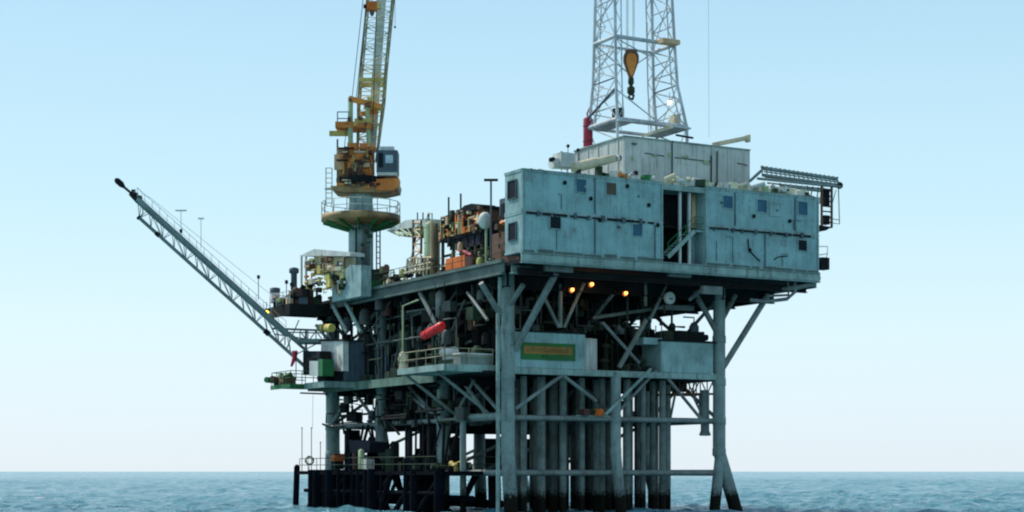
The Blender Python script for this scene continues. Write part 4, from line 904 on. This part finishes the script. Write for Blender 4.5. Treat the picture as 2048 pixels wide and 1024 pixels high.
# ------------------------------------------------------------------ machinery balcony, upper left
sh = thing('generator_shelter', 'open roofed shelter of yellow and tan machinery left of the crane pedestal', 'shelter', (-.5, 34, 16.4))
def ml(px, py, a=-1.5): return P(px, py, a=a)
MB().prism([ml(598, 512), ml(628, 498), ml(700, 505), ml(700, 512)], (1.3, 0, 0)).build('roof', 'wall_grey', sh)
for x in (603, 612): MB().bar(ml(x, 512), ml(x, 590), .16, .16).build('post', 'wall_grey', sh)
MB().prism([ml(628, 513, -.9), ml(690, 514, -.9), ml(690, 550, -.9), ml(628, 550, -.9)], (1.0, 0, 0)).build('housing', 'cream', sh)
r7 = random.Random(5); mts = ['crane_yellow', 'tan', 'crane_orange', 'cream', 'lime_paint', 'dark_steel', 'crane_yellow', 'rusty', 'white_paint', 'dark_green']
for k in range(60):
    x = r7.uniform(612, 690); y = r7.uniform(518, 584); w = r7.uniform(.12, .45)
    MB().obox(ml(x, y, -1.2 - r7.random() * .35), w * 1.2, w * r7.uniform(.6, 2.4), w * r7.uniform(.5, 1.8), r7.random() * .3).build('machine_block', r7.choice(mts if y < 560 else mts[3:]), sh)
for k in range(36):
    x = r7.uniform(608, 692); y = r7.uniform(516, 580); p = ml(x, y, -1.5 - r7.random() * .2); q = p + (V((0, r7.uniform(-1.6, 1.6), 0)) if r7.random() < .5 else V((0, 0, r7.uniform(-1, 1))))
    MB().tube([p, q, q + V((.3, r7.uniform(-.3, .3), r7.uniform(-.3, .3)))], r7.uniform(.035, .1), 6).build('pipe', r7.choice(mts), sh)
t = thing('exhaust_stack', 'grey exhaust stack with a flared cap on the left balcony', 'exhaust stack', P(588, 590, a=-2.6))
p = P(588, 604, a=-2.6); MB().lathe(p, [(.26, 0), (.26, 2.4), (.42, 2.5), (.42, 2.85), (.2, 2.95)], 14).build('stack', 'blue_grey', t); MB().lathe(p + V((0, 0, 1.2)), [(.27, -.1), (.31, 0), (.27, .1)], 14).build('band', 'dark_steel', t)
t = thing('drum', 'pale drum with a dark lid at the outer end of the left balcony', 'drum', P(550, 606, a=-3.5))
p = P(550, 606, a=-3.5); MB().lathe(p, [(.42, 0), (.42, .85), (.4, .87)], 14).build('shell', 'white_paint', t); MB().lathe(p + V((0, 0, .87)), [(.45, 0), (.45, .4), (.3, .45)], 14).build('lid', 'blue_grey', t)
heap('pump_set', 'rusty brown pumps crowded on the left machinery balcony', -3.6, -1.0, 35.2, 17.25, ['rusty', 'brown_red', 'dark_steel', 'dark_green', 'rusty', 'crane_orange', 'tan', 'blue_grey', 'lime_paint', 'brown_red'], 90, 31, .25, .85, 'pumps', 2.0)
heap('pump_set', 'dark machinery stacked between the balcony pumps and the crane foot', -2.9, -1.6, 33.4, 17.9, ['rusty', 'brown_red', 'dark_steel', 'tan', 'dark_green'], 36, 32, .3, .7, 'pumps', .8)
for k, (x, y0) in enumerate(((517, 550), (573, 560), (583, 565))):
    t = thing('whip_aerial', ('thin pole with a small dark vane above the flare boom root', 'short thin pole left of the exhaust stack', 'short thin pole touching the exhaust stack')[k], 'aerial', P(x, 600, a=-3.7))
    MB().tube([P(x, 612 if k else 600, a=-3.7), P(x, y0, a=-3.7)], .035, 5).build('pole', 'dark_steel', t); MB().obox(P(x, y0 + 4, a=-3.7), .25, .1, .3).build('vane', 'dark_steel', t)
# cellar-level left: panels, boxes, balcony gear
t = thing('tool_house', 'pale grey square cabin on the cellar deck under the crane', 'cabin', (-.6, 30.5, 10.5))
MB().prism([P(642, 682, a=-1.4), P(686, 682, a=-1.4), P(686, 742, a=-1.4), P(642, 742, a=-1.4)], (.5, 0, 0)).build('body', 'white_paint', t)
MB().prism([P(646, 690, a=-1.46), P(654, 690, a=-1.46), P(654, 738, a=-1.46), P(646, 738, a=-1.46)], (.05, 0, 0)).build('door', 'mast_white', t)
MB().prism([P(640, 682, a=-1.5), P(688, 682, a=-1.5), P(688, 678, a=-1.5), P(640, 678, a=-1.5)], (.8, 0, 0)).build('roof', 'dark_steel', t)
t = thing('tool_house', 'dark blue grey cabin on the cellar deck, right of the pale square cabin', 'cabin', (-.2, 28, 10.5))
q = P(689, 682, a=-1.2); x1 = P(750, 682, b=q.y).x
MB().box(q.x, x1, q.y, q.y + 1.6, 10.5, q.z).build('body', 'blue_grey', t); MB().box(q.x - .1, x1 + .1, q.y - .1, q.y + 1.7, q.z, q.z + .12).build('roof', 'dark_steel', t)
n = 6; w = (x1 - q.x) / n
for k in range(n): MB().box(q.x + w * k + .03, q.x + w * (k + 1) - .03, q.y - .05, q.y - .001, 10.6, q.z - .08).build('panel', 'blue_grey', t)
t = thing('hose_reel_box', 'green and grey box on the lower left balcony', 'box', P(630, 755, a=-3.2))
MB().prism([P(619, 722, a=-3.2), P(636, 722, a=-3.2), P(636, 752, a=-3.2), P(619, 752, a=-3.2)], (1, 0, 0)).build('body', 'wall_grey', t)
MB().prism([P(636, 718, a=-3.15), P(645, 718, a=-3.15), P(645, 752, a=-3.15), P(636, 752, a=-3.15)], (1, 0, 0)).build('door', 'green_paint', t)
t = thing('dark_locker', 'dark locker standing behind the green and grey box on the balcony', 'locker', P(620, 750, a=-2.4))
MB().prism([P(606, 702, a=-2.6), P(640, 702, a=-2.6), P(640, 750, a=-2.6), P(606, 750, a=-2.6)], (1, 0, 0)).build('body', 'dark_steel', t)
MB().prism([P(622, 702, a=-2.65), P(639, 702, a=-2.65), P(639, 716, a=-2.65), P(622, 716, a=-2.65)], (.05, 0, 0)).build('door', 'navy', t)
heap('balcony_gear', 'brown and green gear at the outer end of the lower left balcony', -4.0, -3.0, 34.6, 10.45, ['rusty', 'tan', 'green_paint', 'dark_steel', 'rusty'], 20, 41, .35, .9, sy=1.3)
heap('balcony_gear', 'dark hoses and green gear at the railing below the pale square cabin', -2.8, .2, 28.6, 10.5, ['dark_steel', 'green_paint', 'dark_steel', 'navy', 'brown_red'], 30, 42, .4, .9)
t = thing('yellow_tank', 'small dull yellow tank tucked under the machinery balcony', 'tank', P(652, 655, a=-1.6)); MB().tube([P(640, 656, a=-1.6), P(664, 656, a=-1.6)], .34, 12).build('shell', 'crane_yellow', t); MB().tube([P(650, 656, a=-1.6), P(653, 656, a=-1.6)], .36, 12).build('band', 'rusty', t)
t = thing('windsock', 'pinkish red windsock hanging at the foot of the flare boom', 'windsock', P(588, 730, a=-3.6))
MB().tube([P(590, 702, a=-3.6), P(589, 716, a=-3.6), P(583, 732, a=-3.6)], [.26, .2, .1], 10).build('sock', 'pink_red', t); MB().tube([P(592, 700, a=-3.6), P(592, 760, a=-3.6)], .04, 5).build('pole', 'dark_steel', t)
# red capsule under the deck
t = thing('escape_capsule', 'bright red tilted cylinder hanging above the side walkway', 'capsule', P(865, 661, a=-1.6))
p, q = P(848, 671, a=-1.6), P(884, 652, a=-1.6); u = (q - p).normalized()
MB().tube([p - u * .15, p, q, q + u * .12], [.2, .34, .34, .22], 14).build('shell', 'red_paint', t)
for f in (.25, .75): c = p.lerp(q, f); MB().tube([c - u * .05, c + u * .05], .36, 14).build('band', 'maroon', t); MB().tube([c, V((c.x + .6, c.y, 17))], .03, 5).build('hanger', 'dark_steel', t)
MB().tube([p.lerp(q, .5) + V((0, 0, -.3)), V((p.lerp(q, .5).x, p.lerp(q, .5).y, 10.8))], .1, 8).build('stand', 'dark_green', t)
t = thing('walkway_pump', 'cream valve stand at the outer corner of the side walkway', 'valve', P(806, 728, a=-2.6)); p = P(806, 728, a=-2.6)
MB().lathe((p.x, p.y, 10.5), [(.3, 0), (.35, .5), (.2, .8), (.4, 1.0), (.3, 1.35), (.1, 1.6)], 10).build('valve_body', 'cream', t); MB().tube([(p.x, p.y, 11.9), (p.x, p.y, 15.5), (p.x + .3, p.y - 2, 15.8)], .07, 6).build('riser_pipe', 'green_tank', t)
t = thing('pump_skid', 'grey pump skid behind the walkway railing', 'pump', P(900, 700, a=-.8)); p = P(900, 705, a=-.8)
MB().box(p.x, p.x + 1.2, p.y - 1.5, p.y + 1.2, 10.75, 11.6).build('skid', 'wall_grey', t); MB().tube([(p.x - .1, p.y - 1, 11.9), (p.x - .1, p.y + 1, 11.9)], .3, 10).build('motor', 'wall_grey', t); MB().box(p.x - .3, p.x, p.y - 1.6, p.y + 1.3, 10.8, 11.3).build('hose_bin', 'dark_green', t)
t = thing('storage_bin', 'long low grey bin on the walkway left of the front leg', 'bin', (-1, 6.6, 10.75)); MB().box(-1.6, 1.0, 6.1, 7.2, 10.75, 11.5).build('bin_body', 'brace_paint', t); MB().box(-1.65, 1.02, 6.05, 7.25, 11.5, 11.6).build('lid', 'wall_grey', t)

# ------------------------------------------------------------------ front of the cellar deck
t = thing('sign_cabin', 'grey cellar deck cabin carrying a green and orange sign board', 'cabin', (6, 6, 10.6))
MB().box(2.1, 8.2, 5.0, 7.4, 10.62, 13.2).build('body', 'wall_cellar', t); MB().box(2.0, 8.3, 4.9, 7.5, 13.2, 13.32).build('roof', 'dark_steel', t)
m = MB(); 
for k in range(5): MB().lathe((8.3 + k * .38, 6.0 + k * .12, 10.62), [(.3, 0), (.3, 2.4)], 10).build('rounded_panel', 'wall_grey', t)
sg = thing('sign_board', 'green framed sign board with an orange panel of dark writing on the cellar cabin', 'sign', P(1095, 704, b=4.96))
p, q = P(1043, 684, b=4.9), P(1151, 722, b=4.9); MB().box(p.x, q.x, 4.9, 4.98, q.z, p.z).build('board', 'sign_green', sg)
MB().box(p.x + .2, q.x - .28, 4.885, 4.9, q.z + .42, p.z - .26).build('orange_panel', 'sign_orange', sg)
m = MB(); x = p.x + .5; zc = (q.z + .42 + p.z - .26) / 2     # illegible dark writing, one stroke group per letter
r5 = random.Random(4)
while x < q.x - .65:
    w = r5.uniform(.09, .2); h = r5.choice((.22, .22, .34)); m.box(x, x + .04, 4.875, 4.884, zc - .13, zc - .13 + h)
    if r5.random() < .6: m.box(x + .04, x + w, 4.875, 4.884, zc + .03, zc + .07)
    if r5.random() < .6: m.box(x + .04, x + w, 4.875, 4.884, zc - .13, zc - .09)
    x += w + .06 + (0.12 if r5.random() < .15 else 0)
m.box(p.x + 1.75, p.x + 1.9, 4.875, 4.884, q.z + .14, q.z + .32); m.box(p.x + 2.05, p.x + 2.2, 4.875, 4.884, q.z + .14, q.z + .32)
m.build('lettering', 'dark_green', sg, kind='stuff')
t = thing('control_cabin', 'plain pale blue cabin on the cellar deck beside the right front leg', 'cabin', (17.3, 6, 10.6))
MB().box(14.9, 19.7, 4.9, 7.5, 10.62, 12.95).build('body', 'wall_cellar', t); MB().box(14.8, 19.9, 4.8, 7.6, 12.95, 13.1).build('roof', 'dark_steel', t)
for k in range(4): MB().box(14.93 + k * 1.19, 14.93 + k * 1.19 + 1.16, 4.885, 4.9, 10.7, 12.9).build('panel', 'wall_cellar', t)
MB().box(13.5, 15.2, 5.2, 6.5, 12.7, 13.2).build('junction_box', 'wall_cellar', t)
t = thing('round_gauge', 'round white dial hanging under the right side of the main deck', 'dial', P(1341, 596, b=3.4))
p = P(1341, 596, b=3.4); MB().tube([p, p + V((0, .2, 0))], .42, 18).build('dial_face', 'white_paint', t); MB().tube([p + V((0, .03, 0)), p + V((0, .22, 0))], .46, 18).build('rim', 'boom_grey', t)
MB().obox(p + V((.05, -.02, -.05)), .3, .03, .1).build('mark', 'blue_grey', t); MB().tube([p + V((0, .1, .4)), V((p.x, p.y + .1, 16.4))], .04, 5).build('hanger', 'dark_steel', t)
heap('cellar_pumps', 'dark pumps and bottles standing on the roof of the plain pale blue cabin', 15.3, 19.4, 6.2, 13.1, ['dark_steel', 'dark_green', 'blue_grey', 'dark_steel'], 18, 51, .4, .9, 'pumps')
t = thing('air_receiver', 'dark upright air bottle on the cabin roof beside the right front leg', 'air bottle', P(1388, 668, b=6.2)); p = P(1388, 666, b=6.2); MB().lathe((p.x, 6.2, 13.1), [(.34, 0), (.38, .3), (.38, 1.2), (.2, 1.5), (.05, 1.55)], 12).build('shell', 'blue_grey', t); MB().tube([(p.x, 6.2, 14.6), (p.x, 6.2, 15.0), (p.x - 1, 6.2, 15.0)], .06, 6).build('pipe', 'dark_steel', t)
heap('cellar_gear', 'orange and green hoses in the bay left of the plain pale blue cabin', 12.6, 14.4, 6.0, 10.6, ['orange_paint', 'dark_green', 'dark_green', 'rusty', 'dark_steel'], 16, 52, .3, .7)
heap('deck_bundle', 'red orange bundle resting on the cross brace among the conductors', 7.9, 9.8, 5.35, 7.22, ['brown_red', 'orange_paint', 'dark_green', 'dark_green'], 12, 53, .3, .6, 'bundle')
MB().box(7.4, 10.4, 4.95, 5.8, 7.14, 7.24).build('catwalk', 'deck_white', plat)
for x, y, mt in ((915, 626, 'brown_red'), (860, 615, 'blue_grey'), (880, 600, 'blue_grey'), (820, 600, 'dark_green'), (770, 640, 'dark_green'), (1375, 560, 'green_paint'), (1362, 590, 'orange_paint')):
    pass
t = thing('hanging_vessel', 'pale grey upright vessel hanging under the deck above the red cylinder', 'vessel', P(880, 625, a=.8)); p = P(882, 640, a=.8)
MB().lathe(p, [(.1, 0), (.42, .25), (.42, 2.0), (.2, 2.25)], 12).build('shell', 'brace_paint', t); MB().tube([p + V((0, 1.1, .3)), p + V((0, 1.1, 2.2))], .2, 8).build('side_pipe', 'brace_paint', t)

# ------------------------------------------------------------------ boat-landing deck gear
t = thing('life_ring', 'pale life ring with dark bands at the left end of the service deck', 'life ring', P(619, 921, b=34.8))
c = P(619, 921, b=34.8); pts = [c + RT * (.33 * math.cos(k * math.pi / 8)) + V((0, 0, .33 * math.sin(k * math.pi / 8))) for k in range(17)]
MB().tube(pts, .085, 8).build('ring', 'green_tank', t)
for k in (0, 4, 8, 12): MB().tube([pts[k], pts[k + 1]], .1, 8).build('band', 'dark_green', t)
MB().tube([c + V((0, .1, -.33)), V((c.x, c.y + .1, 3.0))], .03, 5).build('post', 'dark_steel', t)
for k, (x, y0) in enumerate(((604, 856), (623, 856), (641, 885))):
    t = thing('signal_pole', ('outermost thin pole standing left of the life ring', 'thin pole rising directly behind the life ring', 'short thin pole between life ring and the far left leg')[k], 'pole', P(x, 940, b=34.9))
    q = P(x, y0, b=34.9); MB().tube([V((q.x, 34.9, 3.0)), q], .035, 5).build('pole', 'dark_steel', t); MB().ball(q, .07, 6).build('tip', 'dark_steel', t)
MB().tube([P(625, 856, a=-1), P(626, 790, a=-1)], .015, 4).build('hanging_cable', 'cable_black', plat)
MB().bar(P(602, 786, a=-.5), P(655, 788, a=-.5), .2, .14).build('outrigger_beam', 'dark_steel', plat)
t = thing('diesel_pump', 'dark navy pump engine on the service deck between the two far left legs', 'pump engine', P(712, 940, a=-.8))
MB().prism([P(697, 880, a=-.9), P(740, 884, a=-.9), P(738, 905, a=-.9), P(700, 906, a=-.9)], (1.6, 0, 0)).build('engine_body', 'navy', t)
MB().tube([P(697, 882, a=-.9), P(692, 890, a=-.9), P(692, 940, a=-.9)], .1, 8).build('intake_pipe', 'navy', t)
MB().tube([P(712, 905, a=-.6), P(712, 940, a=-.6)], .3, 10).build('column', 'brown_red', t); MB().tube([P(700, 905, a=-.6), P(700, 940, a=-.6)], .22, 10).build('column', 'navy', t)
t = thing('mixing_tank', 'pale green tank on legs beside the navy pump engine', 'tank', P(728, 940, a=-1.2))
p = P(723, 938, a=-1.2); MB().lathe(p, [(.26, 0), (.26, 1.5), (.1, 1.6)], 12).build('shell', 'green_tank', t); p = P(736, 938, a=-1.2); MB().obox(p + V((0, 0, .4)), .7, .9, .8).build('tank_box', 'boom_grey', t)
t = thing('equipment_case', 'orange red case on the service deck right of the far left leg', 'case', P(675, 925, a=-1.0))
p = P(675, 922, a=-1.0); MB().obox(p + V((0, 0, .25)), .9, .9, .5).build('case_body', 'orange_paint', t); MB().obox(p + V((0, 0, .55)), .95, .95, .1).build('lid', 'brown_red', t); MB().obox(p + V((0, 0, -.35)), .8, .8, .7).build('stand', 'dark_steel', t)
heap('service_deck_gear', 'dark barrels and valves on the service deck under the middle of the side', .0, 2.6, 22, 3.12, ['dark_steel', 'navy', 'dark_green', 'black_sea'], 26, 61, .5, 1.1, sy=7)
heap('service_deck_gear', 'green and yellow pipework on the service deck beside the elbow pipe', .4, 2.4, 12, 3.12, ['dark_green', 'green_tank', 'crane_yellow', 'dark_steel'], 16, 62, .3, .8)

# ------------------------------------------------------------------ flare boom
fb = thing('flare_boom', 'long thin lattice flare boom slanting up and out over the sea', 'flare boom', P(600, 700, b=35))
DF = 147.5
def fp(px, py, dd=0): return P(px, py, d=DF + (px - 600) * -.004 + dd)
u0, u1, u2, u3 = fp(640, 682), fp(595, 682), fp(572, 665), fp(275, 398)
MB().tube([u0, u1, u2, u3], .2, 10).build('upper_chord', 'boom_chord', fb)
MB().tube([x + FW * 1.5 for x in (u0, u1, u2, u3)], .2, 10).build('upper_chord', 'boom_chord', fb)
l0, l1 = fp(612, 735, .75), fp(279, 436, .75)
MB().tube([l0, l1], .15, 8).build('lower_chord', 'boom_chord', fb)
MB().tube([l1, l1 + (l1 - l0).normalized() * .15], .22, 8).build('flange', 'dark_steel', fb); c = l0.lerp(l1, .88); MB().tube([c, c + (l1 - l0).normalized() * .4], .2, 8).build('flange', 'dark_steel', fb)
c = l0.lerp(l1, .22); MB().tube([c, c + (l1 - l0).normalized() * .5], .24, 8).build('flange', 'dark_steel', fb)
for dd in (0, 1.5):
    MB().lace(u2 + FW * dd, u3 + FW * dd, l0.lerp(l1, .09), l1, 13, .035, sides=4).build('lattice', 'boom_chord', fb)
MB().lace(u2, u3, u2 + FW * 1.5, u3 + FW * 1.5, 13, .04, sides=4).build('lattice', 'boom_chord', fb)
# burner and tip
t0 = fp(278, 402, .7); t1 = fp(262, 386, .7); t2 = fp(248, 374, .7); t3 = fp(231, 358, .7)
MB().tube([fp(300, 420, .7), t0, t1], [.22, .3, .26], 10).build('tip_collar', 'dark_steel', fb); MB().tube([t1, t2], .11, 8).build('tip_pipe', 'dark_steel', fb)
MB().tube([t2, fp(243, 369, .7), fp(234, 361, .7), t3], [.14, .26, .26, .14], 12).build('burner', 'dark_steel', fb)
for x, y in ((267, 380), (272, 386), (280, 392)): MB().obox(fp(x, y + 4, .7), .3, .3, .4).build('pilot_box', 'navy', fb)
MB().tube([fp(283, 404, 0), fp(286, 425, .4), fp(280, 436, .7)], .05, 5).build('tip_strut', 'boom_chord', fb)
# railing on the upper chord
hgt = V((0, 0, .95)); m = MB(); n = 20
for k in range(n + 1): e = u2.lerp(u3, k / n); m.tube([e, e + hgt], .022, 4)
m.tube([u2 + hgt, u3 + hgt], .022, 4).tube([u2 + hgt * .5, u3 + hgt * .5], .018, 4); m.build('railing', 'boom_grey', fb)
MB().tube([fp(268, 385), fp(275, 375), fp(285, 388), fp(300, 395)], .02, 4).build('railing', 'boom_grey', fb)
MB().tube([fp(300, 395), fp(555, 600)], .018, 4).build('stay_wire', 'boom_grey', fb)
MB().tube([u3 + V((0, 0, -.35)), u2 + V((0, 0, -.35))], .08, 6).build('gas_line', 'boom_chord', fb)
for x, y0, y1, w, lab in ((362, 468, 421, 11, 0), (402, 497, 437, 6, 1)):
    MB().tube([fp(x, y0), fp(x, y1)], .03, 5).bar(fp(x - w, y1), fp(x + w, y1), .12, .12).build('light_post', 'boom_grey', fb)
MB().obox(fp(362, 462), .2, .2, .3).build('pilot_box', 'dark_steel', fb)
# anchor truss to the platform
for x0, y0, x1, y1, r in ((545, 657, 648, 661, .1), (560, 664, 645, 666, .06), (548, 668, 640, 682, .06), (612, 660, 612, 735, .1), (570, 664, 570, 690, .05), (598, 640, 572, 700, .05), (640, 684, 590, 710, .05)):
    MB().tube([fp(x0, y0, .7), fp(x1, y1, .7)], r, 6).build('anchor_strut', 'boom_chord', fb)
MB().lace(fp(600, 662), fp(648, 662), fp(600, 684), fp(648, 684), 3, .05).build('anchor_lattice', 'boom_chord', fb)

# one whitecap on the sea at the far left
p = P(80, 997, z=.12); m = MB(); r9 = random.Random(3)
for k in range(7): m.ball(p + RT * r9.uniform(-.5, .5) + V((0, 0, r9.uniform(-.05, .04))), r9.uniform(.16, .3), 8, .4)
m.build('whitecap_foam', 'white_paint', kind='stuff')

GROUPS = {'work_lamp': 'lit work lamps', 'signal_pole': 'thin poles at the end of the service deck', 'whip_aerial': 'thin poles on the machinery balcony',
          'roof_gear': 'gear piled on the cabin roofs', 'tool_house': 'cabins on the cellar deck', 'pump_set': 'pumps on the machinery balcony',
          'balcony_gear': 'gear on the lower left balcony', 'deck_gear': 'gear along the main deck edge', 'service_deck_gear': 'gear on the service deck'}
for o in list(col.objects):
    g = GROUPS.get(o.name.split('.')[0])
    if g and o.parent is None: o['group'] = g
    if '_w' in o: del o['_w']
